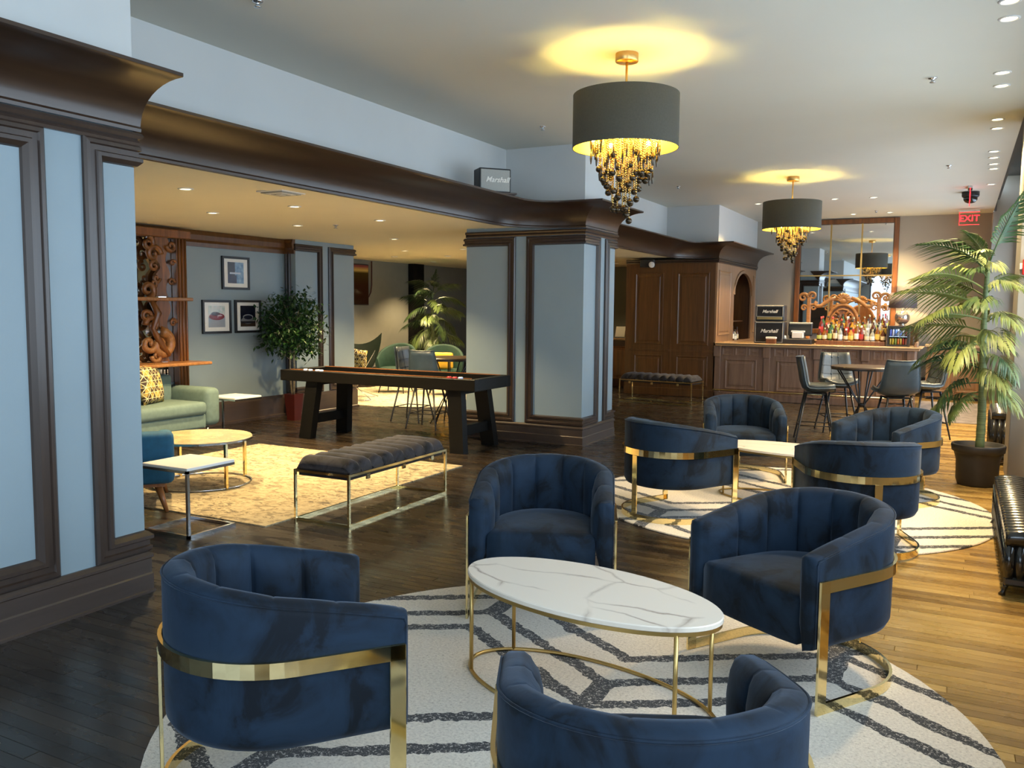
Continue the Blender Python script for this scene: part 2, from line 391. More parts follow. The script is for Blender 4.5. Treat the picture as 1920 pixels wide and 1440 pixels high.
# ================================================================= ROOM
ZC, ZL = 3.36, 2.48           # hall and lounge ceilings
XW = .80                      # window wall
YB = 18.1                     # back wall
P1, P2, P3 = -3.85, -3.74, -3.80   # pier and cabinet faces
XB = -4.5                     # line of the beam between the piers
XU = -4.73                    # recessed upper wall

# floor: base slab and strip boards
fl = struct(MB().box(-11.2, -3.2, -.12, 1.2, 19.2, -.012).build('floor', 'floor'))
bw = .062
rng = random.Random(3)
near = []; far = MB(); farr = []
ny = int((19.0+3.0)/bw)
for j in range(ny):
    y = -3.0+j*bw; yn = y
    x = -11.1-rng.random()*1.4
    while x < 1.1:
        L = rng.uniform(.7, 2.1)
        if yn > 8: L *= 2.2
        x1 = min(x+L, 1.1); x0 = max(x, -11.1)
        if x1-x0 > .05:
            r = rng.random()
            vis = (1.35 < y < 4.55 and -3.85 < (x0+x1)/2 < .85 and x1 > -1.16*y-.9)
            if vis and len(near) < 300: near.append((x0, x1, y, r))
            else:
                far.box(x0+.0008, y+.0006, -.012, x1-.0008, y+bw-.0006, -.0003*(r*2)); farr.append(r)
        x = x1 if x1 >= 1.1 else x+L
for x0, x1, y, r in near:
    me = bpy.data.meshes.new('floor_board')
    c = .0012; z0, z1 = -.012, -.0004*r
    vs = [(x0+c/2, y+c/2, z0), (x1-c/2, y+c/2, z0), (x1-c/2, y+bw-c/2, z0), (x0+c/2, y+bw-c/2, z0),
          (x0+c/2, y+c/2, z1-c), (x1-c/2, y+c/2, z1-c), (x1-c/2, y+bw-c/2, z1-c), (x0+c/2, y+bw-c/2, z1-c),
          (x0+2*c, y+1.6*c, z1), (x1-2*c, y+1.6*c, z1), (x1-2*c, y+bw-1.6*c, z1), (x0+2*c, y+bw-1.6*c, z1)]
    me.from_pydata(vs, [], [(0, 3, 2, 1), (8, 9, 10, 11)]+[(a, b, b+4, a+4) for a, b in ((0, 1), (1, 2), (2, 3))]+[(3, 0, 4, 7)]+[(a, b, b+4, a+4) for a, b in ((4, 5), (5, 6), (6, 7))]+[(7, 4, 8, 11)])
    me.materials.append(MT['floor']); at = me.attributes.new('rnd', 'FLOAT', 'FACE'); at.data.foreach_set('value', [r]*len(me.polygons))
    o = bpy.data.objects.new('floor_board', me); COL.objects.link(o); o.parent = fl
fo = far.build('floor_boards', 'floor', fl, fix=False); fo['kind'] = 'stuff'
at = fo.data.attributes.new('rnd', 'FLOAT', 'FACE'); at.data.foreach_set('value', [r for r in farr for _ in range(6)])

# ceilings
c_ = MB().box(XU-.05, -3.2, ZC, .42, 19.2, ZC+.3).box(.42, -3.2, 3.95, 1.3, 19.2, 4.1)
struct(c_.build('ceiling', 'ceil'))
struct(MB().box(.421, -3.2, ZC-.001, .45, 16.0, 3.95).build('trim_1', 'black'))
struct(MB().box(.45, -3.2, 3.90, XW+.1, 19.2, 3.95).build('trim_2', 'black'))
struct(MB().box(-11.2, -3.2, ZL, XU, 19.2, ZL+.2).build('ceiling_lounge', 'lceil'))

# left wall: pier 1, pier 2, recessed upper wall, cabinet head
struct(MB().box(-5.6, -3.0, 0, P1, 3.1, ZC).build('wall_left', 'paint'))
m_ = MB().box(XU-.3, 3.1, 2.5, XU, 8.85, ZC).box(XU-.3, 9.8, 2.5, XU, 14.95, ZC)
m_.box(XU-.02, 8.85, 2.55, P2, 9.8, ZC).box(-5.5, 14.95, 2.55, P3, YB, ZC).box(-5.0, -3, 2.55, P1+.004, 3.104, ZC)
struct(m_.build('wall_upper', 'upper'))
struct(MB().box(-5.25, 8.85, 0, P2, 9.8, 2.56).build('wall_pier', 'paint'))
# back wall, and walls of the lounge
struct(MB().box(-11.2, YB, 0, -3.8, YB+.15, ZL+.1).build('wall_lounge_back', simple('olive_paint', (.14, .145, .12), .6, var=.03)))
struct(MB().box(-3.8, YB, 0, .45, YB+.15, ZC+.02).build('wall_back', 'taupe'))
struct(MB().box(.45, 17.3, 0, XW+.2, 19.0, 3.95).box(.40, 17.28, 0, .45, YB, 3.3).build('wall_back_right', 'taupe'))
m_ = MB().box(-8.8, -3, 0, -8.5, 9.3, ZL).box(-8.8, 9.3, 0, -8.3, 10.6, ZL).box(-10.8, 10.45, 0, -8.79, 10.6, ZL)
struct(m_.build('wall_lounge', 'paint'))
struct(MB().box(-10.9, 10.5, 0, -10.6, YB, ZL).build('wall_lounge_far', simple('grey_paint', (.20, .195, .165), .6, var=.03)))
struct(MB().box(-10.59, 15.4, 0, -10.45, 15.8, ZL).build('trim_3', 'blackw'))
struct(MB().box(-8.8, -3.15, 0, -5.6, -3, ZL).build('wall_lounge_front', 'paint'))
# window wall (right) with three openings, and the wall behind the camera with a wide one
m_ = MB(); zs, zt = .75, 2.95
for y0, y1 in ((-3.2, -2.2), (3.9, 4.2), (8.9, 9.7), (17.2, 19.2)): m_.box(XW, y0, 0, XW+.25, y1, 3.95)
for y0, y1 in ((-2.2, 3.9), (4.2, 8.9), (9.7, 17.2)): m_.box(XW, y0, 0, XW+.25, y1, zs).box(XW, y0, zt, XW+.25, y1, 3.95)
struct(m_.build('wall_right', 'taupe'))
m_ = MB().box(-5.6, -3.2, 0, -3.5, -3, ZC).box(.5, -3.2, 0, XW+.2, -3, 3.95).box(-3.5, -3.2, 0, .5, -3, .65).box(-3.5, -3.2, 3.15, .5, -3, ZC)
struct(m_.build('wall_front', 'taupe'))
def window(n, axis, a0, a1, z0, z1, pos, npane):
    w = struct(empty('window_%d' % n, (0, 0, 0)))
    def bx(mb, p0, p1, q0, q1, d0, d1): return mb.box(pos+d0, p0, q0, pos+d1, p1, q1, .004) if axis == 'y' else mb.box(p0, pos+d0, q0, p1, pos+d1, q1, .004)
    f = MB(); bx(f, a0, a1, z0, z0+.07, .05, .13); bx(f, a0, a1, z1-.07, z1, .05, .13); f.build('frame', 'trim', w)
    st = (a1-a0)/npane
    for k in range(npane+1): m = MB(); c = a0+k*st; c = min(max(c, a0+.035), a1-.035); bx(m, c-.035, c+.035, z0+.07, z1-.07, .06, .12); m.build('mullion', 'trim', w)
    for k in range(npane): g = MB(); bx(g, a0+k*st+.03, a0+(k+1)*st-.03, z0+.06, z1-.06, .085, .093); g.build('pane', 'glass', w)
    return w
window(1, 'y', -2.2, 3.9, zs, zt, XW, 4); window(2, 'y', 4.2, 8.9, zs, zt, XW, 3); window(3, 'y', 9.7, 17.2, zs, zt, XW, 5)
window(4, 'x', -3.5, .5, .65, 3.15, -3.15, 3)
# pier by the radiators
struct(MB().box(.435, 8.97, 0, XW, 9.65, 3.95, .006).build('wall_pier_right', 'taupe'))

# crown cornice running round the piers and the beams
R1, R2 = .70, .66
pathA = [(P1, -3.0), (P1, 3.13)]
pathB = [(-4.44, 3.105), (-4.485, 3.25), (XB, 3.45), (XB, 8.85-R1)] + arc(XB+R1, 8.85-R1, R1, PI, PI/2, 14)[1:] + [(P2, 8.85), (P2, 9.82)]
pathC = [(-4.44, 9.805), (-4.485, 9.95), (XB, 10.15), (XB, 14.95-R2)] + arc(XB+R2, 14.95-R2, R2, PI, PI/2, 14)[1:] + [(P3, 14.95), (P3, 18.09)]
cove = [(.025+.315*(1-math.cos(t)), 2.47+.215*math.sin(t)) for t in [PI/2*i/10 for i in range(11)]]
prof = [(-.02, 2.442), (.026, 2.442), (.030, 2.458), (.022, 2.47)]+cove[1:]+[(.345, 2.688), (.345, 2.705), (-.25, 2.705)]
cr = MB()
for q in (pathA, pathB, pathC): cr.sweep(q, prof, sm=False)
o = cr.build('trim_4', 'crown'); struct(o)
for p in o.data.polygons: p.use_smooth = True
mod = o.modifiers.new('es', 'EDGE_SPLIT'); mod.split_angle = math.radians(28)
# beads under the cove and beam body
bead = [(-.02, 2.37), (.018, 2.37), (.024, 2.385), (.016, 2.398), (.03, 2.405), (.038, 2.42), (.03, 2.435), (-.02, 2.435)]
m_ = MB().sweep([(P1, -3), (P1, 3.1), (-4.4, 3.1)], bead).sweep([(-5.0, 9.8), (-5.25, 9.8), (-5.25, 8.85), (P2, 8.85), (P2, 9.8), (-4.4, 9.8)][2:], bead).sweep([(-5.47, 14.95), (P3, 14.95), (P3, 18.09)], bead)
struct(m_.build('trim_5', 'trim'))
bb = MB(); bc_ = MB()
for q in (pathB, pathC):
    lp_ = [p for p in q if p[1] < q[-2][1]+1e-6 and p != q[-2]]; lp_ = [p for p in lp_ if p[1] <= q[-2][1] and p != (P2, 8.85)]
    lp_ += [(-5.0, lp_[-1][1]-.001), (-5.0, q[0][1])]
    bb.prism(lp_, 2.50, 2.70); bc_.prism(lp_, 2.474, 2.50)
struct(bb.build('trim_6', 'trim')); struct(bc_.build('ceiling_soffit', 'lceil'))
# baseboards
bprof = [(0, 0), (.035, 0), (.035, .012), (.028, .018), (.028, .10), (.022, .108), (.022, .185), (.03, .192), (.03, .205), (.012, .222), (0, .222)]
struct(MB().sweep([(P1, -3), (P1, 3.1), (-5.5, 3.1)], bprof).build('baseboard_left', 'base'))
struct(MB().sweep([(-5.25, 9.8), (-5.25, 8.85), (P2, 8.85), (P2, 9.8), (-5.2, 9.8)], bprof, side=1).build('baseboard_pier', 'base'))
bp2 = [(0, 0), (.05, 0), (.05, .03), (.035, .04), (.035, .26), (.02, .30), (0, .30)]
struct(MB().sweep([(-8.5, -3), (-8.5, 9.3), (-8.3, 9.3), (-8.3, 10.6), (-10.6, 10.6), (-10.6, YB)], bp2).build('baseboard_lounge', 'base'))
struct(MB().sweep([(-10.6, YB), (-3.8, YB), (.4, YB)], bp2).build('baseboard_back', 'base'))
# dark head band on the lounge wall
bp3 = [(0, 2.28), (.03, 2.28), (.035, 2.33), (.06, 2.36), (.07, 2.42), (.05, 2.478), (0, 2.478)]
struct(MB().sweep([(-8.5, -3), (-8.5, 9.3), (-8.3, 9.3)], bp3).build('trim_7', 'cab'))

# applied panel mouldings that fold round the pier corners
def frame_on_path(plan, sa, sb, z0, z1, name, mat='trim', w=.105, h=.03):
    P = [Vector(p) for p in plan]; cum = [0]
    for i in range(1, len(P)): cum.append(cum[-1]+(P[i]-P[i-1]).length)
    prof = [(0, 0), (0, h*.55), (.012, h*.9), (.03, h*.95), (.036, h*.6), (.062, h*.6), (.07, h*1.1), (.088, h*1.1), (w-.006, h*.45), (w, 0)]
    def at(s, off):
        for i in range(1, len(P)):
            if s <= cum[i]+1e-6 or i == len(P)-1:
                d = (P[i]-P[i-1]).normalized(); n = Vector((d.y, -d.x)); q = P[i-1]+d*(s-cum[i-1])
                if i < len(P)-1 and abs(s-cum[i]) < 1e-4:
                    d2 = (P[i+1]-P[i]).normalized(); n2 = Vector((d2.y, -d2.x)); n = (n+n2)/(1+n.dot(n2))
                return q+n*off
    folds = [c for c in cum[1:-1] if sa+w < c < sb-w]; rows = []
    for d, hh in prof:
        pts = [(sa+d, z0+d)]+[(c, z0+d) for c in folds]+[(sb-d, z0+d), (sb-d, z1-d)]+[(c, z1-d) for c in reversed(folds)]+[(sa+d, z1-d)]
        row = []
        for s, z in pts: q = at(s, hh); row.append((q.x, q.y, z))
        rows.append(row)
    return struct(MB().grid(rows, sm=False, cv=True).build(name, mat))
pl1 = [(P1, -3), (P1, 3.1), (-5.5, 3.1)]
frame_on_path(pl1, .6, 5.60, .225, 2.375, 'trim_8', w=.115)
frame_on_path(pl1, 5.80, 7.1, .225, 2.375, 'trim_9', w=.115)
pl2 = [(-5.25, 9.8), (-5.25, 8.85), (P2, 8.85), (P2, 9.8), (-5.2, 9.8)]
frame_on_path(pl2, .4, .95+.66, .225, 2.365, 'trim_10', w=.10)
frame_on_path(pl2, .95+.80, .95+1.51+.45, .225, 2.365, 'trim_11', w=.10)
frame_on_path(pl2, .95+1.51+.62, .95+1.51+.95+.5, .225, 2.365, 'trim_12', w=.10)
pl3 = [(-8.5, 9.3), (-8.3, 9.3), (-8.3, 10.6), (-8.6, 10.6)]
frame_on_path(pl3, .02, .2+.56, .305, 2.42, 'trim_13', w=.10)
frame_on_path(pl3, .2+.70, .2+1.3+.2, .305, 2.42, 'trim_14', w=.10)

# ================================================================= TUB CHAIRS
def tub_chair():
    w, a, Hb, Ha = .353, .318, .728, .612
    Ls = a+PI*w/2
    def cpos(s, d):
        t = abs(s); sg = 1 if s >= 0 else -1
        if t < PI*w/2: g = t/w; return -(w-d)*math.cos(g), sg*(w-d)*math.sin(g)
        return t-PI*w/2, sg*(w-d)
    def zt(s):
        x = cpos(s, 0)[0]; return Hb+(Ha-Hb)*max(0, (x+w)/(a+w))**1.35
    def section(z, b): return [(.05, .238), (.016, .248), (.002, .275), (0, .33), (0, .43), (0, .52), (0, z-.035), (.003, z-.014), (.012, z-.005), (.022, z), (.042, z+.006*b), (.062, z+.004*b),
                               (.080, z-.012), (.082+.020*b, z-.036), (.080+.032*b, z-.08), (.080+.034*b, .52), (.080+.032*b, .44), (.080+.02*b, .40), (.08, .34)]
    r = empty('tub_chair', (0, 0, 0)); rows = []
    NC, K = 9, 12
    US = [0, .035, .09, .17, .28, .42, .58, .72, .83, .91, .965]; K = len(US)
    for i in range(NC*K+1):
        u = US[i % K]; s = -Ls+2*Ls*((i//K)+u)/NC; b = abs(math.sin(PI*u))**.36
        row = [(*cpos(s, d), z) for d, z in section(zt(s), b)]
        if i in (0, NC*K):
            ends = []
            for q in (.9, .6, .25):
                e = math.sqrt(1-q*q); row2 = []
                for d, z in section(zt(s), 0):
                    dd = .048+(d-.048)*q; zz = z if z < zt(s)-.05 else z-.010*(1-q)
                    x, y = cpos(s, dd); row2.append((x+.022*e, y, zz))
                ends.append(row2)
            rows += (ends[::-1]+[row]) if i == 0 else ([row]+ends)
        else: rows.append(row)
    mb = MB(); mb.grid(rows, cv=True); n = len(rows[0]); mb.f += [tuple(range(n)), tuple(range((len(rows)-1)*n, len(rows)*n))]; mb.m += [0, 0]; mb.s += [True, True]
    shell = mb.build('shell', 'velvet', r)
    seat = MB(); hw = w-.088; lev = [(.02, .236), (.004, .245), (0, .27), (0, .405), (.004, .424), (.014, .437), (.04, .446), (.12, .453), (.20, .456)]; rows = []
    for ins, z in lev:
        q = hw-ins; fx = a+.018-ins; pts = [(fx-.012, -q+.0), (fx, -q*.7), (fx+.004, 0), (fx, q*.7), (fx-.012, q)]
        pts += [(q*math.cos(t)*1.0, q*math.sin(t)) for t in [PI/2+PI*k/14 for k in range(15)]]
        rows.append([(x, y, z+(.004*(x/.3) if z > .42 else 0)) for x, y in pts])
    seat.grid(rows, cv=True); n = len(rows[0]); seat.f += [tuple(range(n)), tuple(range((len(rows)-1)*n, len(rows)*n))]; seat.m += [0, 0]; seat.s += [True, True]
    seat.build('seat', 'velvet', r)
    N = 44; pts = [(*cpos(-Ls+2*Ls*i/N, .001), zt(-Ls+2*Ls*i/N)-.014) for i in range(N+1)]
    pts = [(a+.006, -w+.004, .26), (a+.006, -w+.004, Ha-.03)]+pts+[(a+.006, w-.004, Ha-.03), (a+.006, w-.004, .26)]
    MB().tube(pts, .0042, 5).build('piping', 'velvet', shell)
    plan = [cpos(-Ls+2*Ls*i/N, 0) for i in range(N+1)]
    MB().sweep(plan, [(.004, .475), (.016, .475), (.016, .522), (.004, .522)], side=-1).build('back_band', 'gold', r)
    MB().sweep(plan, [(.004, 0), (.016, 0), (.016, .042), (.004, .042)], side=-1).build('base_band', 'gold', r)
    for sg in (-1, 1):
        MB().box(a-.048, min(sg*(w+.004), sg*(w+.016)), .0, a+.002, max(sg*(w+.004), sg*(w+.016)), .522, .0015).build('leg', 'gold', r)
    MB().box(-(w+.018), -.024, .042, -(w+.006), .024, .475, .0015).build('leg', 'gold', r)
    return r
chairs = [(-1.929, 2.061, 51.4, 'navy velvet tub chair nearest the left pier, seen from behind its brass band'),
          (-1.88, 3.987, -68.7, 'navy velvet tub chair behind the near marble table, its seat facing the camera'),
          (-.553, 3.784, 237.4, 'navy velvet tub chair to the right of the near marble table, facing left'),
          (-.60, 1.85, 116.5, 'navy velvet tub chair at the bottom edge, seen from behind over its rounded back'),
          (-1.889, 6.223, 61.3, 'navy velvet tub chair at the left of the far round rug, back turned'),
          (-1.758, 7.987, -72.3, 'navy velvet tub chair behind the far marble table, facing the camera'),
          (-.537, 5.977, 112.2, 'navy velvet tub chair at the right of the far round rug, back turned'),
          (-.453, 7.648, 232.3, 'navy velvet tub chair nearest the potted palm and bar table, facing left')]
RT = .012
c0 = tub_chair()
for i, (x, y, d, lb) in enumerate(chairs):
    if i == 0: o = c0; o.location = (x, y, RT); o.rotation_euler.z = math.radians(d)
    else: o = dup(c0, (x, y, RT), math.radians(d))
    tag(o, lb, 'chair', 'navy velvet tub chairs')

# rugs
def disc(name, x, y, r, mat, label, t=.012):
    m = MB().lathe([(1e-5, 0), (r, 0), (r+.004, t*.5), (r, t), (1e-5, t)], 96, sm=False)
    o = m.build(name, mat); o.location = (x, y, 0); return o
tag(disc('round_rug', -1.28, 2.93, 1.52, 'rug', ''), 'round cream rug with charcoal zigzag lines under the nearer tub chairs', 'rug', 'round zigzag rugs')
tag(disc('round_rug', -1.21, 7.08, 1.53, 'rug', ''), 'round cream rug with charcoal zigzag lines under the farther tub chairs', 'rug', 'round zigzag rugs')

# oval marble tables
def oval_table():
    r = empty('coffee_table', (0, 0, 0)); A, B, H = .575, .285, .408
    def ell(k, z, n=72): return [((A+k)*math.cos(2*PI*i/n), (B+k)*math.sin(2*PI*i/n), z) for i in range(n)]
    rows = [ell(k, z) for k, z in ((-.006, H), (0, H+.004), (0, H+.018), (-.004, H+.022))]
    m = MB().grid(rows, cv=True, sm=False); m.f += [tuple(range(72)), tuple(range(216, 288))]; m.m += [0, 0]; m.s += [False]*2
    m.build('table_top', 'marble', r)
    MB().grid([ell(-.03, H-.014), ell(-.004, H-.014), ell(-.004, H), ell(-.03, H)], cu=True, cv=True, sm=False).build('apron', 'gold2', r)
    MB().tube(ell(-.012, .008), .008, 8, closed=True).build('base_ring', 'gold2', r)
    for t in (32, 148, 212, 328):
        t = math.radians(t); x, y = (A-.012)*math.cos(t), (B-.012)*math.sin(t)
        MB().tube([(x, y, .004), (x, y, H-.01)], .0085, 8).build('leg', 'gold2', r)
    return r
t0 = oval_table(); t0.location = (-1.275, 3.09, RT); t0.rotation_euler.z = -.19
tag(t0, 'oval white marble coffee table on thin brass legs on the nearer round rug', 'coffee table', 'oval marble tables')
dup(t0, (-1.20, 7.12, RT), -.19, 'oval white marble coffee table half hidden behind tub chairs on the farther rug')

# ================================================================= BENCHES
def bench(L=1.31, Wd=.50, H=.375):
    r = empty('channelled_bench', (0, 0, 0)); q = .009
    rows = []; NC, K = 9, 8
    for i in range(NC*K+1):
        y = -L/2+.02+(L-.04)*i/(NC*K); b = abs(math.sin(PI*(i % K)/K))**.55; e = min(1, min(i, NC*K-i)/5.0); e = math.sqrt(1-(1-e)**2)*.9+.1
        hw = Wd/2-.015; z0 = H-.01; zt_ = H+.045+.055*b*e
        rows.append([(-hw+.02, y, z0), (hw-.02, y, z0), (hw, y, z0+.02), (hw, y, zt_-.045), (hw-.015, y, zt_-.015), (hw-.05, y, zt_-.002), (hw*.5, y, zt_), (0, y, zt_+.003), (-hw*.5, y, zt_), (-hw+.05, y, zt_-.002), (-hw+.015, y, zt_-.015), (-hw, y, zt_-.045), (-hw, y, z0+.02)])
    m = MB().grid(rows, cv=True); n = 13; m.f += [tuple(range(n)), tuple(range((len(rows)-1)*n, len(rows)*n))]; m.m += [0]*2; m.s += [False]*2
    m.build('cushion', 'benchv', r)
    MB().box(-Wd/2+.025, -L/2+.03, H-.045, Wd/2-.025, L/2-.03, H-.008).build('seat_board', 'black', r)
    for sx in (-1, 1):
        for sy in (-1, 1):
            x, y = sx*(Wd/2-q), sy*(L/2-q); MB().box(x-q, y-q, 0, x+q, y+q, H, .001).build('leg', 'gold', r)
    for z, nm in ((0, 'floor_rail'), (H-2*q, 'seat_rail')):
        for s_ in (-1, 1):
            MB().box(s_*(Wd/2-q)-q+.001, -L/2+2*q, z, s_*(Wd/2-q)+q-.001, L/2-2*q, z+2*q).build(nm, 'gold', r)
            MB().box(-Wd/2+2*q, s_*(L/2-q)-q+.001, z, Wd/2-2*q, s_*(L/2-q)+q-.001, z+2*q).build(nm, 'gold', r)
    for sx in (-1, 1):
        for y in (-L*.3, L*.05, L*.36): MB().box(sx*(Wd/2-.03)-.008, y-.02, H-.07, sx*(Wd/2-.03)+.008, y+.02, H-.03, .002).build('bracket', 'gold', r)
    return r
b0 = bench(); b0.location = (-3.995, 5.355, 0); b0.rotation_euler.z = .012
tag(b0, 'charcoal channelled bench on a brass box frame at the edge of the faded rug', 'bench', 'channelled benches')
dup(b0, (-4.42, 13.85, 0), PI/2-.12, 'charcoal channelled bench against the tall walnut cabinet')

# ================================================================= RADIATORS
def radiator(L, H, Wd, n, name_lbl):
    r = empty('radiator', (0, 0, 0)); tag(r, name_lbl, 'radiator', 'cast iron radiators'); st = L/n; mb = MB()
    for k in range(n):
        y = -L/2+st*(k+.5); leg = k in (0, n-1); m = MB()
        # one cast section: rounded cap, four columns, bottom bar
        capz = H-.035
        rows = []
        for j in range(9):
            x = -Wd/2+Wd*j/8; h = capz+.035*math.sqrt(max(0, 1-((x)/(Wd/2*1.12))**2)); th = st*.46
            rows.append([(x, y-th, capz-.05), (x, y-th*.8, h-.012), (x, y, h), (x, y+th*.8, h-.012), (x, y+th, capz-.05)])
        m.grid(rows, cv=True); m.f += [tuple(range(5)), tuple(range(40, 45))]; m.m += [0, 0]; m.s += [False]*2
        for j in range(4):
            x = -Wd/2+Wd*(.12+.253*j); m.tube([(x, y, .075), (x, y, H-.08)], st*.44, 7)
        m.box(-Wd/2, y-st*.44, .06, Wd/2, y+st*.44, .11, .012)
        if leg:
            for sx in (-1, 1): m.tube([(sx*Wd*.40, y, .08), (sx*Wd*.44, y, .045), (sx*Wd*.47, y, .02), (sx*Wd*.5, y, 0)], [.022, .013, .012, .02], 8)
        m.build('section', 'iron', r)
    v = MB().tube([(Wd*.3, -L/2-.02, .10), (Wd*.3, -L/2-.09, .10), (Wd*.3, -L/2-.115, .09), (Wd*.3, -L/2-.12, 0)], .017, 8).ball((Wd*.3, -L/2-.10, .105), .035).lathe([(.03, .13), (.03, .15), (.012, .155), (.012, .17), (.034, .175), (.034, .19)], 12, M=TR(Wd*.3, -L/2-.10, 0)).build('valve', 'iron', r)
    return r
ra = radiator(1.85, .375, .21, 24, 'black enamelled cast iron radiator at the right edge, near the round rugs'); ra.location = (.375, 6.22, 0)
rb = radiator(.9, .56, .20, 11, 'black cast iron radiator behind the palm pot, against the windows'); rb.location = (.42, 10.35, 0)

# ================================================================= BAR STOOLS AND BAR TABLE
def bar_stool():
    r = empty('bar_stool', (0, 0, 0))   # faces +x, seat .60
    # side profile of the shell (x, z, half width)
    pr = [(.21, .600, .215), (.12, .592, .225), (0, .585, .23), (-.10, .595, .225), (-.155, .635, .22), (-.185, .72, .215), (-.205, .83, .20), (-.228, .94, .185), (-.238, 1.0, .175)]
    def surf(off, inset):
        rows = []
        for i, (x, z, hw) in enumerate(pr):
            a_ = pr[max(0, i-1)]; b_ = pr[min(len(pr)-1, i+1)]; t = Vector((b_[0]-a_[0], 0, b_[1]-a_[1])).normalized(); n = Vector((-t.z, 0, t.x))*-1
            row = []
            for j in range(9):
                v = -1+j/4; y = v*(hw-inset); c = (abs(v)**2.6)*.055
                p = Vector((x, y, z))+n*(c+off); row.append((p.x, p.y, p.z))
            rows.append(row)
        return rows
    A = surf(0, 0); B = surf(.016, .004)
    m = MB().grid(A).grid(B); na = len(A); nb = 9; off = na*nb
    rim = [(0, j) for j in range(nb)]+[(i, nb-1) for i in range(1, na)]+[(na-1, j) for j in range(nb-2, -1, -1)]+[(i, 0) for i in range(na-2, 0, -1)]
    for k in range(len(rim)):
        a_, b_ = rim[k], rim[(k+1) % len(rim)]; ia, ib = a_[0]*nb+a_[1], b_[0]*nb+b_[1]; m.f.append((ia, ib, off+ib, off+ia)); m.m.append(0); m.s.append(False)
    shl = m.build('shell', 'leather', r)
    C = surf(.018, .014); rows = []
    for i, row in enumerate(C):
        rr = []
        for j, p in enumerate(row): rr.append(p)
        rows.append(rr)
    D = surf(.044, .022)
    m = MB().grid(C).grid(D); off = na*nb
    for k in range(len(rim)):
        a_, b_ = rim[k], rim[(k+1) % len(rim)]; ia, ib = a_[0]*nb+a_[1], b_[0]*nb+b_[1]; m.f.append((ia, ib, off+ib, off+ia)); m.m.append(0); m.s.append(True)
    csh = m.build('cushion', 'leather2', r)
    rp = [A[i][j] for i, j in rim]; MB().tube(rp, .005, 5, closed=True).build('piping', 'leather', shl)
    def on(i, j, o_=.047): return Vector(D[i][j])
    for i, j in ((5, 3), (5, 5), (7, 3), (7, 5), (1, 3), (1, 5)):
        MB().ball(on(i, j), .012, 8, 5).build('button', 'leather', csh)
    for i in (4, 5, 6, 7):
        if i % 2 == 0 or i == 5: MB().tube([D[i][j] for j in range(9)], .0035, 5).build('seam', 'black', csh)
    for j in (3, 5): MB().tube([D[i][j] for i in range(4, 9)], .0035, 5).build('seam', 'black', csh)
    ft = []
    for sx in (-1, 1):
        for sy in (-1, 1):
            a_, b_ = (sx*.11, sy*.12, .585), (sx*.215, sy*.215, .012); ft.append((a_, b_))
            MB().tube([a_, b_, (b_[0], b_[1], 0)], [.014, .010, .010], 8).build('leg', 'black', r)
    def lp(k, z): a_, b_ = ft[k]; t = (a_[2]-z)/(a_[2]-b_[2]); return (a_[0]+(b_[0]-a_[0])*t, a_[1]+(b_[1]-a_[1])*t, z)
    for a_, b_ in ((0, 1), (1, 3), (3, 2), (2, 0)): MB().tube([lp(a_, .20), lp(b_, .20)], .007, 6).build('foot_rest', 'black', r)
    MB().tube([lp(0, .50), lp(3, .50)], .005, 6).tube([lp(1, .50), lp(2, .50)], .005, 6).build('brace', 'black', r)
    MB().box(-.12, -.13, .567, .12, .13, .582).build('seat_plate', 'black', r)
    return r
def pub_table():
    r = empty('bar_table', (0, 0, 0)); H = .86
    MB().lathe([(1e-5, H), (.36, H), (.37, H+.006), (.37, H+.024), (.362, H+.03), (1e-5, H+.03)], 40, sm=False).build('table_top', 'tabwood', r)
    MB().lathe([(.355, H-.012), (.366, H-.012), (.366, H), (.355, H)], 40, sm=False, closed=True).build('rim', 'black', r)
    for k in range(4):
        a_ = PI/4+k*PI/2; m = MB()
        for da in (-.5, .5):
            t = (.30*math.cos(a_+da), .30*math.sin(a_+da), H-.01); w_ = (.035*math.cos(a_), .035*math.sin(a_), .42); f = (.26*math.cos(a_+da*.55), .26*math.sin(a_+da*.55), .0)
            m.tube([t, w_, f], .009, 6)
        m.build('leg', 'black', r)
    MB().lathe([(.03, .40), (.045, .40), (.045, .44), (.03, .44)], 16, closed=True).build('collar', 'black', r)
    return r
s0 = bar_stool(); s0.location = (-1.50, 10.68, 0); s0.rotation_euler.z = math.radians(12)
tag(s0, 'slate leather bar stool at the left of the bar table, seen from the side', 'bar stool', 'slate leather stools at the bar table')
dup(s0, (-1.38, 11.75, 0), math.radians(-68), 'buttoned slate leather stool behind the bar table, facing the camera')
dup(s0, (-.62, 10.62, 0), math.radians(112), 'slate leather stool right of the bar table, smooth back to the camera')
dup(s0, (-.34, 11.7, 0), math.radians(205), 'brown-lit buttoned stool beside the palm, facing left')
pt = pub_table(); pt.location = (-1.02, 11.1, 0); tag(pt, 'round dark wood bar table on crossed black rods in front of the bar', 'table', 'round bar tables')
# lounge group of the same
pt2 = dup(pt, (-6.05, 9.75, 0), .3, 'round bar table seen past the dark game table, by the palm')
g2 = 'stools behind the game table'
for x, y, d, l in ((-6.62, 9.72, 5, 'bar stool behind the game table, at the left of its bar table'), (-6.03, 9.22, 95, 'bar stool behind the game table with its back to it'), (-5.85, 10.45, -80, 'bar stool beyond the lounge bar table, facing the camera')):
    q = dup(s0, (x, y, 0), math.radians(d), l); q['group'] = g2

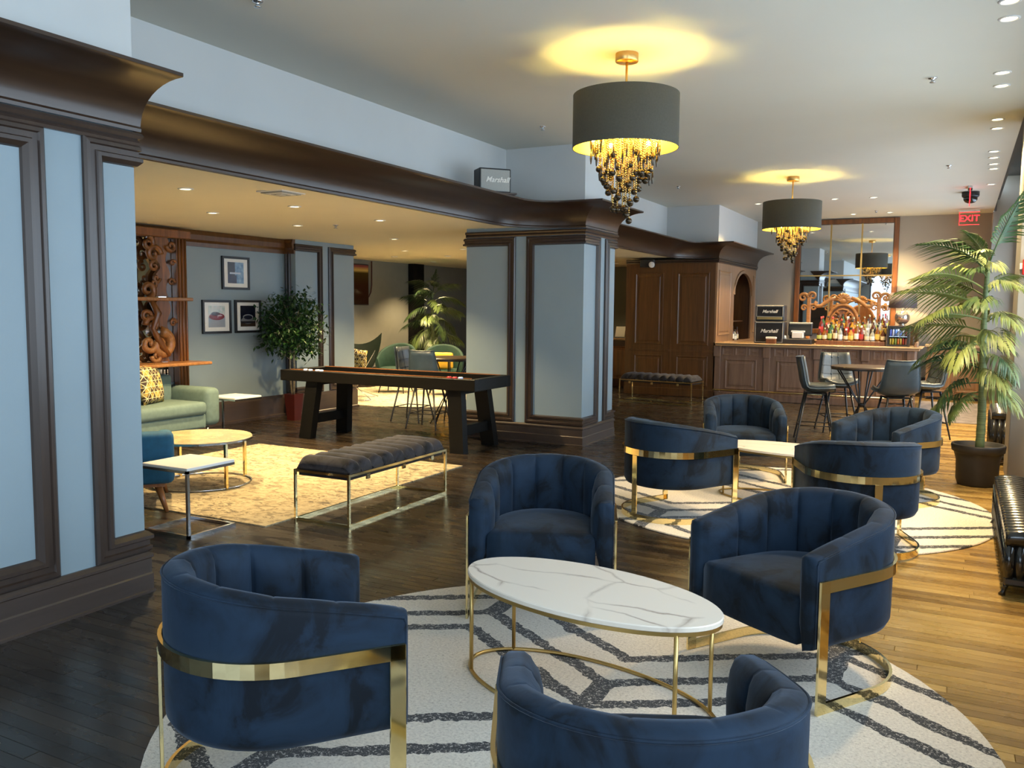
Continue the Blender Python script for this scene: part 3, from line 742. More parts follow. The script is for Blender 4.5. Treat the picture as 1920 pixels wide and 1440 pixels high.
# ================================================================= GAME TABLE
def game_table():
    x0, x1, y0, y1, z0, z1 = -7.13, -4.46, 7.70, 8.50, .675, .80
    r = empty('game_table', ((x0+x1)/2, (y0+y1)/2, 0)); tag(r, 'long black shuffleboard-style game table on splayed legs in the lounge', 'game table')
    M0 = TR(-r.location.x, -r.location.y, 0); rw = .09
    for nm, b in (('side_rail', (x0, y0, x1, y0+rw)), ('side_rail', (x0, y1-rw, x1, y1)), ('end_rail', (x0, y0+rw, x0+rw, y1-rw)), ('end_rail', (x1-rw, y0+rw, x1, y1-rw))):
        MB().box(b[0], b[1], z0, b[2], b[3], z1, .005, M=M0).build(nm, 'blackw', r)
    MB().box(x0+rw, y0+rw, z0+.02, x1-rw, y1-rw, z0+.06, M=M0).build('playing_bed', simple('game_bed', (.020, .010, .005), .25, coat=.2), r)
    for yy in (y0+rw-.012, y1-rw): MB().box(x0+rw, yy, z1, x1-rw, yy+.012, z1+.008, M=M0).build('rail_edge', 'leg_wood', r)
    for xa, sx in ((x0+.42, -1), (x1-.30, 1)):
        for ya, sy in ((y0+.12, -1), (y1-.12, 1)):
            hw, hy = .085, .05; m = MB()
            tx, ty, bx, by = xa, ya, xa+sx*.07, ya+sy*.06
            vs = [(cx+dx, cy+dy, z) for cx, cy, z in ((tx, ty, z0), (bx, by, 0)) for dx, dy in ((-hw, -hy), (hw, -hy), (hw, hy), (-hw, hy))]
            m.add(vs, [(0, 1, 2, 3), (7, 6, 5, 4), (0, 4, 5, 1), (1, 5, 6, 2), (2, 6, 7, 3), (3, 7, 4, 0)], M=M0); m.build('leg', 'blackw', r)
        MB().box(xa+sx*.05-.03, y0+.10, .17, xa+sx*.05+.03, y1-.10, .28, .004, M=M0).build('stretcher', 'blackw', r)
        MB().box(xa+sx*.03-.05, y0+.10, z0-.05, xa+sx*.03+.05, y1-.10, z0, .003, M=M0).build('cross_beam', 'blackw', r)
    return r, z0+.06
gt, gz = game_table()
MT['puckw'] = simple('pale_blue_puck', (.62, .66, .85), .3); MT['puckr'] = simple('red_puck', (.6, .05, .05), .3)
def puck(x, y, z, mat, lb, grp):
    o = MB().lathe([(1e-5, 0), (.024, 0), (.027, .004), (.027, .014), (.02, .02), (1e-5, .016)], 16).build('puck', mat); o.location = (x, y, z); tag(o, lb, 'puck', grp)
for k, (x, y) in enumerate(((-6.78, 7.745), (-6.70, 7.74), (-6.60, 7.742), (-6.54, 7.738))): puck(x, y, .80, 'puckw', 'pale puck at the left end of the game table, %s from left' % ORD[k], 'pale pucks on the game table')
for k, (x, m, n) in enumerate(((-4.80, 'puckr', 'red'), (-4.73, 'puckr', 'red'), (-4.66, 'puckw', 'pale'))): puck(x, 7.74, .80, m, '%s puck at the right end of the game table, %s from left' % (n, ORD[k]), 'pucks at the right end of the game table')
# ================================================================= LOUNGE
m = MB().box(-6.92, 4.43, 0, -4.26, 7.12, .010); m.f[1] = m.f[1]
o = m.build('area_rug', 'persian'); tag(o, 'faded cream and gold patterned rectangular rug in the lounge', 'rug')
# cream shaggy rug with wavy edge
rng = random.Random(5); pts = []
for k in range(48):
    a_ = 2*PI*k/48; q = 1+.06*math.sin(3*a_+1)+.03*rng.uniform(-1, 1); pts.append((-8.25+1.95*q*math.cos(a_), 12.6+1.80*q*math.sin(a_)))
o = MB().prism(pts, 0, .012).build('shaggy_rug', 'cowhide'); tag(o, 'mottled cream rug with a wavy edge under the green chairs beyond the game table', 'rug')
# sofa against the lounge wall
def cushion_mesh(mb, x0, y0, z0, x1, y1, z1, b): return mb.box(x0, y0, z0, x1, y1, z1, b)
r = empty('sofa', (-8.0, 6.1, 0)); M0 = TR(8.0, -6.1, 0); tag(r, 'sage green sofa with rounded arm against the lounge wall', 'sofa')
MB().box(-8.42, 4.8, .14, -7.66, 7.06, .31, .03, M=M0).build('base', 'sage', r)
MB().box(-8.46, 4.8, .30, -8.20, 7.06, .74, .05, M=M0).build('backrest', 'sage', r)
MB().box(-8.22, 4.9, .30, -7.62, 6.02, .45, .05, M=M0).build('seat_cushion', 'sage', r)
MB().box(-8.22, 6.04, .30, -7.62, 7.05, .45, .05, M=M0).build('seat_cushion', 'sage', r)
MB().box(-8.44, 7.05, .16, -7.64, 7.27, .60, .07, M=M0).build('arm', 'sage', r); MB().box(-8.44, 4.6, .16, -7.64, 4.82, .60, .07, M=M0).build('arm', 'sage', r)
for x in (-8.36, -7.72):
    for y in (4.75, 7.12): MB().tube([(x, y, .15), (x, y, 0)], [.018, .012], 8, M=M0).build('leg', 'chrome', r)
def pillow(name, mat, s, Mx, label, grp):
    rows = []; n = 12
    for sg in (1,):
        for i in range(n+1):
            row = []
            for j in range(n+1):
                u, v = -1+2*i/n, -1+2*j/n; h = (1-u**4)*(1-v**4); k = 1-.06*(u*u*v*v < .5)*(abs(u)+abs(v)-1 if abs(u)+abs(v) > 1 else 0)
                row.append((u*s/2*k, .075*max(h, 0)**.6, v*s/2*k))
            rows.append(row)
    back = [[(x, -y, z) for x, y, z in rw] for rw in rows]
    m = MB().grid(rows).grid(back); o = m.build(name, mat); bm = bmesh.new(); bm.from_mesh(o.data); bmesh.ops.remove_doubles(bm, verts=bm.verts, dist=1e-4); bmesh.ops.recalc_face_normals(bm, faces=bm.faces); bm.to_mesh(o.data); bm.free()
    o.matrix_world = Mx; tag(o, label, 'cushion', grp); return o
pillow('cushion', 'tri', .44, TR(-8.02, 6.58, .665) @ RZ(math.radians(-68)) @ RX(.22), 'gold triangle print cushion on the sage sofa', 'triangle print cushions')
pillow('cushion', 'tri', .42, TR(-8.04, 5.85, .655) @ RZ(math.radians(-95)) @ RX(.22), 'gold triangle print cushion on the sage sofa, left of its twin', 'triangle print cushions')
# teal armchair seen from behind
r = empty('armchair', (-5.72, 4.35, 0), math.radians(139.3)); tag(r, 'teal blue armchair with a splayed wooden leg, seen from behind beside the near pier', 'armchair')
MB().box(-.40, -.43, .22, -.24, .43, .61, .05).build('backrest', 'teal', r)
MB().box(-.26, -.40, .22, .36, .40, .42, .05).build('seat', 'teal', r)
for s_ in (-1, 1): MB().box(-.30, min(s_*.30, s_*.42), .23, .34, max(s_*.30, s_*.42), .54, .045).build('arm', 'teal', r)
MB().box(-.34, -.36, .195, .30, .36, .222).build('plinth', 'leg_wood', r)
for sx in (-1, 1):
    for sy in (-1, 1): MB().tube([(sx*.28, sy*.31, .20), (sx*.34, sy*.37, 0)], [.030, .014], 10).build('leg', 'leg_wood', r)
# C shaped side tables
def c_table(loc, rz, label, topm):
    r = empty('side_table', loc, rz); tag(r, label, 'side table', 'C shaped side tables'); q = .010
    MB().box(0, 0, .455, .44, .42, .475, .003).build('table_top', topm, r)
    MB().box(.42, 0, 0, .44, .02, .455).build('post', 'chrome', r) if rz == 0 else MB().box(.20, .40, 0, .22, .42, .455).build('post', 'chrome', r)
    m = MB()
    for b in ((.0, .0, .44, .02), (.0, .40, .44, .42), (.0, .02, .02, .40), (.42, .02, .44, .40)): m.box(b[0], b[1], 0, b[2], b[3], .02)
    m.build('floor_frame', 'chrome', r)
    m = MB()
    for b in ((.0, .0, .44, .02), (.0, .40, .44, .42), (.0, .02, .02, .40), (.42, .02, .44, .40)): m.box(b[0], b[1], .437, b[2], b[3], .455)
    m.build('top_frame', 'chrome', r)
c_table((-4.92, 3.95, 0), 0, 'white topped side table with chrome C frame beside the near pier', 'white')
c_table((-7.45, 7.72, 0), PI-.02, 'white topped side table between the sage sofa and the game table', 'white')
# round coffee table, glass on brass
r = empty('coffee_table', (-5.80, 5.28, .01)); tag(r, 'round glass-topped coffee table with thin metal legs on the faded rug', 'coffee table')
MB().lathe([(1e-5, .40), (.42, .40), (.425, .405), (.42, .412), (1e-5, .412)], 48, sm=False).build('table_top', simple('frosted_top', (.62, .50, .28), .12, coat=.6, var=.2), r)
MB().lathe([(.40, .385), (.428, .385), (.428, .40), (.40, .40)], 48, sm=False, closed=True).build('rim', 'chrome', r)
MB().tube([(.41*math.cos(2*PI*k/40), .41*math.sin(2*PI*k/40), .008) for k in range(40)], .008, 6, closed=True).build('base_ring', 'chrome', r)
for t in (20, 110, 200, 290):
    t = math.radians(t-35); x, y = .41*math.cos(t), .41*math.sin(t); MB().box(x-.012, y-.012, 0, x+.012, y+.012, .39).build('leg', 'gold', r)

# framed photographs
def mat_img(kind):
    m, nt, b = newmat('print_'+kind); tc = nd(nt, 'ShaderNodeTexCoord'); sx = nd(nt, 'ShaderNodeSeparateXYZ'); lk(nt, tc.outputs['Generated'], sx.inputs[0])
    u, v = sx.outputs[1], sx.outputs[2]; n = noise(nt, 6, 3, coord='Generated')
    def box_(u0, u1, v0, v1):
        a = mth(nt, 'MULTIPLY', mth(nt, 'GREATER_THAN', u, u0), mth(nt, 'LESS_THAN', u, u1)); c = mth(nt, 'MULTIPLY', mth(nt, 'GREATER_THAN', v, v0), mth(nt, 'LESS_THAN', v, v1)); return mth(nt, 'MULTIPLY', a, c)
    def mix(f, a, c):
        x = nd(nt, 'ShaderNodeMix', data_type='RGBA'); lk(nt, f, x.inputs[0]); (lk(nt, a, x.inputs[6]) if not isinstance(a, tuple) else setattr(x.inputs[6], 'default_value', (*a, 1))); (lk(nt, c, x.inputs[7]) if not isinstance(c, tuple) else setattr(x.inputs[7], 'default_value', (*c, 1))); return x.outputs[2]
    def ell(cu, cv, ru, rv): return mth(nt, 'LESS_THAN', mth(nt, 'ADD', mth(nt, 'POWER', mth(nt, 'DIVIDE', mth(nt, 'SUBTRACT', u, cu), ru), 2), mth(nt, 'POWER', mth(nt, 'DIVIDE', mth(nt, 'SUBTRACT', v, cv), rv), 2)), 1)
    if kind == 'blue':
        c = mix(box_(.45, 1, 0, 1), (.03, .035, .05), ramp(nt, n, [(.3, (.08, .17, .30)), (.7, (.28, .42, .55))])); c = mix(box_(0, .55, 0, .38), c, (.02, .02, .05)); c = mix(box_(.12, .8, .44, .52), c, (.6, .62, .66))
    elif kind == 'red':
        c = mix(box_(0, 1, .48, 1), (.33, .34, .36), ramp(nt, n, [(.4, (.42, .50, .45)), (.6, (.62, .60, .55))])); c = mix(ell(.5, .50, .46, .17), c, (.22, .012, .02)); c = mix(ell(.42, .62, .26, .10), c, (.05, .01, .015)); c = mix(ell(.68, .54, .16, .035), c, (.55, .35, .36))
    else:
        c = mix(box_(0, 1, .0, .22), (.012, .012, .02), (.06, .035, .02)); c = mix(ell(.5, .30, .47, .16), c, (.22, .21, .20)); c = mix(ell(.5, .46, .34, .13), c, (.30, .30, .29)); c = mix(ell(.5, .44, .29, .10), c, (.02, .02, .03)); c = mix(box_(.06, .94, .16, .26), c, (.03, .025, .025))
    lk(nt, c, b.inputs['Base Color']); b.inputs['Roughness'].default_value = .25; return m
for y0, y1, z0, z1, kd, lb in ((8.12, 8.60, 1.76, 2.19, 'blue', 'framed photograph of a car interior in blue light, uppermost of the wall prints'), (7.78, 8.26, 1.19, 1.62, 'red', 'framed photograph of a dark red sports car, lower left of the wall prints'), (8.33, 8.80, 1.19, 1.625, 'dark', 'framed photograph of a car at night, lower right of the wall prints')):
    r = empty('framed_picture', (-8.5, (y0+y1)/2, (z0+z1)/2)); tag(r, lb, 'picture', 'framed car photographs'); hy, hz = (y1-y0)/2, (z1-z0)/2
    for nm, b in (('frame', (-hy, -hz, hy, -hz+.03)), ('frame', (-hy, hz-.03, hy, hz)), ('frame', (-hy, -hz+.03, -hy+.03, hz-.03)), ('frame', (hy-.03, -hz+.03, hy, hz-.03))): MB().box(0.002, b[0], b[1], .032, b[2], b[3], .002).build(nm, 'black', r)
    MB().box(.004, -hy+.03, -hz+.03, .016, hy-.03, hz-.03).build('mat_board', 'paper', r)
    MB().box(.016, -hy*.58, -hz*.62, .018, hy*.58, hz*.66).build('print', mat_img(kd), r)
    MB().box(.022, -hy+.03, -hz+.03, .024, hy-.03, hz-.03).build('glass', 'glass', r)

# ---- carved helpers
def spiral(cx, cz, r0, turns, a0, sg=1, n=26, rmin=.18):
    return [(cx+r*math.cos(a), cz+r*math.sin(a)) for a, r in [(a0+sg*2*PI*turns*i/n, r0*(1-(1-rmin)*i/n)) for i in range(n+1)]]
def scroll(mb, pts, r, to3, taper=True):
    n = len(pts); mb.tube([to3(*p) for p in pts], [r*(1-.45*i/(n-1)) if taper else r for i in range(n)], 8)
# carved etagere on the lounge wall
r = empty('carved_shelf_unit', (-8.35, 6.95, 0)); M0 = TR(8.35, -6.95, 0); tag(r, 'carved wooden mirror-backed shelf unit with scrolls behind the sage sofa', 'shelf unit')
MB().box(-8.49, 6.0, .62, -8.46, 7.32, 2.36, M=M0).build('mirror_panel', 'mirror', r)
MB().box(-8.46, 7.30, 0, -8.36, 7.44, 2.42, .01, M=M0).build('post', 'carve', r)
for yy in (7.32, 7.37, 7.42): MB().tube([(-8.355, yy, .1), (-8.355, yy, 2.35)], .014, 6, M=M0).build('reed', 'carve', r)
MB().box(-8.46, 5.9, 2.34, -8.30, 7.47, 2.44, .01, M=M0).build('cornice', 'carve', r)
MB().box(-8.46, 5.9, 1.60, -8.28, 7.47, 1.64, .008, M=M0).build('shelf', 'carve2', r)
MB().box(-8.46, 5.9, .84, -8.02, 7.50, .875, .008, M=M0).build('shelf', 'carve2', r)
to3 = lambda y, z: (-8.36, y, z)
for zz, h in ((1.65, .70), (.88, .72)):
    pl = []
    for i in range(25):
        t = i/24; wv = .09+.035*math.sin(t*3*PI)+.02*math.sin(t*7*PI); pl.append((7.10-wv, zz+h*t))
    pl += [(7.17+.03*math.sin(i/24*4*PI), zz+h*(1-i/24)) for i in range(25)]
    M2 = TR(-8.42, 0, 0) @ Matrix(((0, 0, 1, 0), (1, 0, 0, 0), (0, 1, 0, 0), (0, 0, 0, 1)))
    MB().prism(pl, 0, .05, M=M0 @ M2).build('pierced_board', 'carve', r)
for cy, cz, rr, a0, sg in ((7.02, 2.14, .10, 0, 1), (6.95, 2.26, .085, PI/2, -1), (7.28, 2.25, .07, PI, 1), (7.03, 2.0, .06, PI/2, 1), (7.06, 1.86, .05, 0, -1), (7.02, 1.80, .055, PI, 1), (7.27, 1.82, .045, 0, 1), (6.93, 1.72, .10, -PI/2, 1), (7.28, 1.34, .05, 0, 1), (6.98, 1.32, .10, PI, -1), (6.90, 1.42, .07, 0, 1), (7.10, 1.08, .16, PI/2, -1), (6.93, 1.10, .10, 0, -1), (7.03, .95, .07, PI, 1), (7.30, 2.05, .04, 0, 1)):
    mb = MB(); scroll(mb, spiral(cy-.06, cz, rr, 1.15, a0, sg), rr*.40, to3); q = mb; q2 = MB(); q2.v = [tuple(M0 @ Vector(v)) for v in mb.v]; q2.f, q2.m, q2.s = mb.f, mb.m, mb.s
    q2.build('scroll', 'carve2' if cz < 1.2 else 'carve', r)
MB().tube([(-8.35, 6.90, 1.62), (-8.33, 6.98, 1.45), (-8.33, 6.90, 1.28), (-8.33, 7.02, 1.08), (-8.33, 7.12, .95)], [.03, .045, .03, .045, .03], 8, M=M0).build('vine', 'carve', r)

# ---- plants
def ficus():
    r = empty('potted_ficus', (-8.03, 8.93, 0)); tag(r, 'ficus tree with pale twin stems in a dark red tapered pot', 'potted tree')
    m = MB(); a_, b_ = .065, .09
    m.add([(-a_, -a_, 0), (a_, -a_, 0), (a_, a_, 0), (-a_, a_, 0), (-b_, -b_, .36), (b_, -b_, .36), (b_, b_, .36), (-b_, b_, .36), (-b_+.012, -b_+.012, .36), (b_-.012, -b_+.012, .36), (b_-.012, b_-.012, .36), (-b_+.012, b_-.012, .36), (-b_+.016, -b_+.016, .32), (b_-.016, -b_+.016, .32), (b_-.016, b_-.016, .32), (-b_+.016, b_-.016, .32)],
          [(0, 3, 2, 1)]+[(i+k, (i+1) % 4+k, (i+1) % 4+4+k, i+4+k) for k in (0, 4, 8) for i in range(4)])
    m.build('pot', 'potred', r); MB().box(-.073, -.073, .315, .073, .073, .33).build('soil', 'soil', r)
    MB().tube([(.0, 0, .32), (.02, .0, .7), (.0, .0, 1.05), (.03, .02, 1.5)], [.016, .015, .013, .006], 7).build('stem', 'bark', r)
    MB().tube([(-.03, .0, .32), (-.05, -.01, .65), (-.03, -.02, 1.05), (-.08, .0, 1.4)], [.013, .012, .010, .005], 7).build('stem', 'bark', r)
    rg = random.Random(4); m = MB(); tw = MB()
    for c in range(92):
        th = rg.uniform(0, 2*PI); ph = rg.uniform(-.9, 1); rr = rg.uniform(.25, 1)**.6; R = (.40, .40, .45)
        cx, cy, cz = R[0]*rr*math.cos(th)*math.sqrt(1-ph*ph*.8), R[1]*rr*math.sin(th)*math.sqrt(1-ph*ph*.8), 1.28+R[2]*ph*rr
        cx = max(cx, -.36)
        tw.tube([(0, 0, .95+.25*rr*max(ph, 0)), (cx*.5, cy*.5, (cz+1.05)/2+.05), (cx, cy, cz)], [.006, .004, .002], 5)
        for l in range(36):
            p = Vector((cx+rg.gauss(0, .075), cy+rg.gauss(0, .085), cz+rg.gauss(0, .07))); p.x = max(p.x, -.40 if p.y < .28 else -.20)
            d = Vector((rg.gauss(0, 1), rg.gauss(0, 1), rg.gauss(-.6, .7))).normalized(); s_ = Vector((0, 0, 1)).cross(d); s_ = s_.normalized() if s_.length > .1 else Vector((1, 0, 0))
            nn = d.cross(s_); L_ = rg.uniform(.055, .09); w_ = L_*.27
            m.add([p, p+d*L_*.45+s_*w_+nn*.004, p+d*L_, p+d*L_*.45-s_*w_+nn*.004], [(0, 1, 2, 3)], sm=False)
    for k in range(20):
        p = Vector((-.13+rg.gauss(0, .03), -.12+rg.gauss(0, .03), .93+rg.gauss(0, .03))); d = Vector((rg.gauss(0, 1), rg.gauss(0, 1), rg.gauss(-.4, .5))).normalized(); s_ = Vector((0, 0, 1)).cross(d).normalized(); m.add([p, p+d*.03+s_*.012, p+d*.06, p+d*.03-s_*.012], [(0, 1, 2, 3)])
    tw.tube([(-.02, 0, .8), (-.08, -.07, .88), (-.13, -.12, .93)], .003, 5)
    m.build('foliage', 'ficus', r, fix=False)['kind'] = 'stuff'; tw.build('twigs', 'bark', r)
ficus()

def frond_mesh(L, n, seed, droop, wl):
    """arching rachis with long separate leaflets that droop at their tips"""
    rg = random.Random(seed); m = MB(); P = []
    for i in range(15):
        t = i/14; P.append(Vector((L*(t-.16*droop*t**2.5), 0, L*(.10*t-droop*.62*t**2.1))))
    m.tube(P, [.008*(1-.82*i/14)+.001 for i in range(15)], 5)
    for k in range(n):
        t = .22+.78*k/(n-1); i = min(13, int(t*14)); f = t*14-i; p = P[i].lerp(P[i+1], f); T = (P[i+1]-P[i]).normalized()
        Nn = Vector((-T.z, 0, T.x))                     # upper side of the rachis
        q = (t-.22)/.78; ll = wl*(.62+.38*math.sin(PI*min(1, q*1.25+.15)))*(1-.45*q**2.2)*rg.uniform(.92, 1.06)
        for sg in (-1, 1):
            ca = .42+.50*q+rg.uniform(-.05, .05); d = (T*ca+Vector((0, sg, 0))*math.sqrt(max(.05, 1-ca*ca))*.8+Nn*.16).normalized()
            w_ = (d.cross(Nn).normalized()*.8+T*.5).normalized()*.0118; dn = Vector((0, 0, -1)); hang = .48+.22*rg.random()+.10*droop
            a_ = p; b_ = p+d*ll*.30+Nn*.008; c_ = p+d*ll*.60+dn*ll*hang*.38; e_ = p+d*ll*.80+dn*ll*hang
            m.add([a_-w_*.35, a_+w_*.35, b_+w_, b_-w_, c_+w_*.85, c_-w_*.85, e_], [(0, 1, 2, 3), (3, 2, 4, 5), (5, 4, 6)], sm=True)
    return m
FR = [frond_mesh(.68, 22, 1, .60, .34), frond_mesh(.64, 21, 2, 1.0, .34), frond_mesh(.76, 23, 3, .22, .32)]
def palm(name, x, y, base_h, trunk_top, fronds, label, mat, potmat, pr=.215, ph=.37, sc=1.0):
    r = empty(name, (x, y, 0)); tag(r, label, 'palm', 'potted palms')
    MB().lathe([(1e-5, 0), (pr*.72, 0), (pr*.75, .02), (pr*.80, .05), (pr*.82, ph*.6), (pr*.90, ph*.78), (pr*.92, ph*.80), (pr, ph*.83), (pr*1.03, ph*.97), (pr*1.0, ph), (pr*.93, ph), (pr*.9, ph*.88), (1e-5, ph*.86)], 36).build('pot', potmat, r)
    MB().lathe([(1e-5, ph*.90), (pr*.6, ph*.92), (pr*.88, ph*.87), (pr*.88, ph*.85)], 28).build('soil', 'soil', r)
    zz = [ph*.88+(trunk_top-ph*.88)*i/30 for i in range(31)]
    MB().tube([(.012*math.sin(z*3), .01*math.cos(z*2), z) for z in zz], [(.038-.020*i/30)*(1+.07*(i % 2)) for i in range(31)], 10).build('trunk', 'ptrunk', r)
    protos = []
    for k, (z, az, el, s_, v) in enumerate(fronds):
        if v not in [p[0] for p in protos]:
            o = FR[v].build('frond', mat, r, fix=False); protos.append((v, o.data))
        else: o = bpy.data.objects.new('frond', [p[1] for p in protos if p[0] == v][0]); COL.objects.link(o); o.parent = r
        o.matrix_local = TR(.01*math.cos(math.radians(az)), .01*math.sin(math.radians(az)), z) @ RZ(math.radians(az)) @ RY(-math.radians(el)) @ RX(math.radians((38 if 90 < az < 235 else -30 if az > 300 or az < 60 else 12)*(1 if k % 3 else .3))) @ Matrix.Scale(s_*sc, 4)
    return r
# (height, azimuth [0 = +x right, 180 = left, 270 = to camera], elevation, scale, variant)
F1 = [(2.0, 320, 64, .85, 2), (2.0, 200, 60, .55, 0), (1.97, 250, 50, .5, 1), (1.95, 190, 38, .42, 1), (1.96, 285, 20, .42, 1), (1.90, 178, 50, .98, 1), (1.88, 120, 45, .8, 0), (1.84, 240, 40, .55, 1),
      (1.74, 196, 34, 1.08, 1), (1.72, 300, 35, .72, 1), (1.68, 150, 30, .95, 0), (1.60, 182, 22, 1.12, 0), (1.56, 262, 36, .80, 1), (1.52, 100, 25, .9, 0), (1.48, 214, 12, 1.05, 0), (1.46, 305, 26, .75, 1),
      (1.38, 168, 14, 1.0, 0), (1.34, 282, 22, .82, 1), (1.30, 130, 10, .9, 0), (1.24, 240, 16, .9, 1), (1.18, 196, 18, 1.0, 1), (1.14, 305, 14, .75, 1), (1.08, 110, 8, .8, 0), (1.04, 186, 26, .92, 1), (1.0, 288, 22, .75, 1), (.92, 208, 0, .88, 1), (.90, 300, 10, .72, 1), (.84, 192, -14, .85, 0), (.80, 230, -5, .75, 0),
      (1.78, 350, 45, .44, 1), (1.5, 345, 30, .45, 1), (1.22, 340, 25, .45, 1), (.98, 345, 20, .45, 1)]
palm('potted_palm', .19, 8.70, 0, 2.0, F1, 'tall potted palm with yellow-green fronds in a black pot by the windows', 'palm', 'pot')
rg = random.Random(9)
F2 = [(1.86, 95, 75, .60, 2), (1.86, 200, 48, .8, 1), (1.86, 320, 48, .8, 1)]+[(1.80-.045*k, (k*137) % 360, 35-2.6*k, .95, k % 2) for k in range(20)]
palm('potted_palm', -9.25, 14.3, 0, 1.87, F2, 'dark green potted palm in the far corner of the lounge', 'palmd', 'pot')

# ================================================================= PANELLED JOINERY
def raised(parent, name, mat, O, U, V, w, h, lift=.012, mi=.0):
    """moulded rectangular panel on a plane; O corner, U V unit directions, normal U x V"""
    O, U, V = Vector(O), Vector(U), Vector(V); N = U.cross(V); rows = []
    for d, hh in ((0, 0), (0, lift), (.014, lift*1.2), (.022, lift*.5), (.034, lift*.15), (.060, lift*.3), (.075, lift*.8)):
        rows.append([tuple(O+U*a+V*b+N*hh) for a, b in ((d, d), (w-d, d), (w-d, h-d), (d, h-d))])
    m = MB().grid(rows, sm=False, cv=True); m.f.append((24, 25, 26, 27)); m.m.append(0); m.s.append(False)
    return m.build(name, mat, parent)
# tall walnut cabinet at the end of the bar, with an arched niche in its right side
X0, X1, Y0, Y1, ZT = -5.47, -3.80, 14.95, 18.08, 2.42
r = empty('tall_cabinet', (0, 0, 0)); tag(r, 'tall panelled walnut cabinet block with an arched niche beside the bar', 'cabinet')
na, nb, nz = 16.22, 17.72, 2.27
ro = (nb-na)/2
MB().box(X0, Y0, 0, -4.45, Y1, ZT).box(-4.45, Y0, 0, X1-.03, na-.06, ZT).box(-4.45, nb+.06, 0, X1-.03, Y1, ZT).box(-4.45, na-.06, 0, X1-.03, nb+.06, .96).box(-4.45, na-.06, 2.34, X1-.03, nb+.06, ZT).build('carcass', 'cab', r)
poly = [(Y0, .98), (na, .98)]
sc_ = .42/ro
for k in range(17): a_ = PI-PI*k/16; poly.append(((na+nb)/2+ro*math.cos(a_), 1.84+.42*math.sin(a_)))
poly += [(nb, .98), (Y1, .98), (Y1, ZT), (Y0, ZT)]
MX = Matrix(((0, 0, 1, 0), (1, 0, 0, 0), (0, 1, 0, 0), (0, 0, 0, 1)))
MB().prism(poly, X1-.03, X1, M=MX).build('arched_side', 'cab2', r)
ring = [[], [], [], []]
for k in range(17):
    a_ = PI-PI*k/16
    for q, (d, hx) in enumerate(((0, 0), (0, .022), (.05, .022), (.06, 0))): ring[q].append((X1+hx, (na+nb)/2+(ro+d)*math.cos(a_), 1.84+(.42+d)*math.sin(a_)))
MB().grid(ring, sm=False).build('arch_moulding', 'cab2', r)
raised(r, 'panel', 'cab2', (X1, Y0+.12, 1.10), (0, 1, 0), (0, 0, 1), .85, 1.15)
raised(r, 'panel', 'cab2', (X1, nb+.10, 1.10), (0, 1, 0), (0, 0, 1), .22, 1.15)
MB().box(X1, Y0, 0, X1+.02, Y1, .98).build('lower_side', 'cab2', r)
for xa, w_ in ((-5.29, .53), (-4.50, .57)):
    raised(r, 'panel', 'cab', (xa, Y0, .92), (1, 0, 0), (0, 0, 1), w_, 1.28, .014)
    raised(r, 'panel', 'cab', (xa, Y0, .20), (1, 0, 0), (0, 0, 1), w_, .53, .014)
MB().box(-5.40, Y0-.012, .795, -4.63, Y0, .835, .004).box(-4.60, Y0-.012, .795, -3.84, Y0, .835, .004).build('rail', 'cab', r)
MB().box(-4.625, Y0-.008, 0, -4.605, Y0, 2.38).build('stile', 'cab', r)
MB().box(X0-.01, Y0-.02, 0, X1+.0, Y0, .14, .005).build('plinth', 'cab', r)
MB().box(-4.44, na+.05, 1.32, -3.95, nb-.05, 1.345).build('shelf', 'cab', r)
o = empty('niche', (0, 0, 0)); bpy.data.objects.remove(o)

# bar counter
r = empty('bar_counter', (0, 0, 0)); tag(r, 'panelled wooden bar counter with pale top and brass foot rail', 'bar')
BX0, BX1, BY = X1+.021, -.62, 14.95
MB().box(BX0, BY, .0, BX1, BY+.62, .93).build('body', 'bar', r)
MB().box(BX0, BY-.10, .93, BX1+.06, BY+.66, .965, .006).box(BX0, BY-.14, .965, BX1+.10, BY+.70, .985, .005).build('bar_top', 'bartop', r)
MB().box(BX0, BY-.05, 0, BX1+.03, BY, .12, .006).build('plinth', 'bar', r)
bays = [(-3.72, -2.98), (-2.84, -2.16), (-2.02, -1.42), (-1.28, -.74)]
for a_, b_ in bays:
    raised(r, 'panel', 'bar', (a_+.10, BY, .18), (1, 0, 0), (0, 0, 1), b_-a_-.2, .52, .014)
    n = 3; st = (b_-a_-.06)/n
    for k in range(n): raised(r, 'frieze_panel', 'bar', (a_+.04+k*st, BY, .76), (1, 0, 0), (0, 0, 1), st-.02, .155, .006)
for x in (-3.75, -2.91, -2.09, -1.35, -.68):
    MB().box(x-.05, BY-.03, .12, x+.05, BY, .74, .004).box(x-.06, BY-.06, .74, x+.06, BY, .93, .006).build('pilaster', 'bar', r)
MB().tube([(BX0, BY-.16, .17), (BX1, BY-.16, .17)], .016, 8).build('foot_rail', 'gold', r)
for x in (-3.4, -2.5, -1.6, -.75): MB().tube([(x, BY-.16, .17), (x, BY-.03, .12)], .01, 6).build('rail_bracket', 'gold', r)
MB().box(BX1-.02, BY+.02, .985, BX1+.02, BY+.60, 1.06, .004).build('end_stop', 'cab2', r)
# back counter behind the bottles
r = empty('back_counter', (0, 0, 0)); tag(r, 'wooden back counter carrying the carved backboard behind the bottles', 'counter')
MB().box(-3.0, 16.35, 0, -.95, 16.75, 1.0).build('body', 'bar', r); MB().box(-3.02, 16.33, 1.0, -.93, 16.77, 1.03, .004).build('counter_top', 'bartop', r)
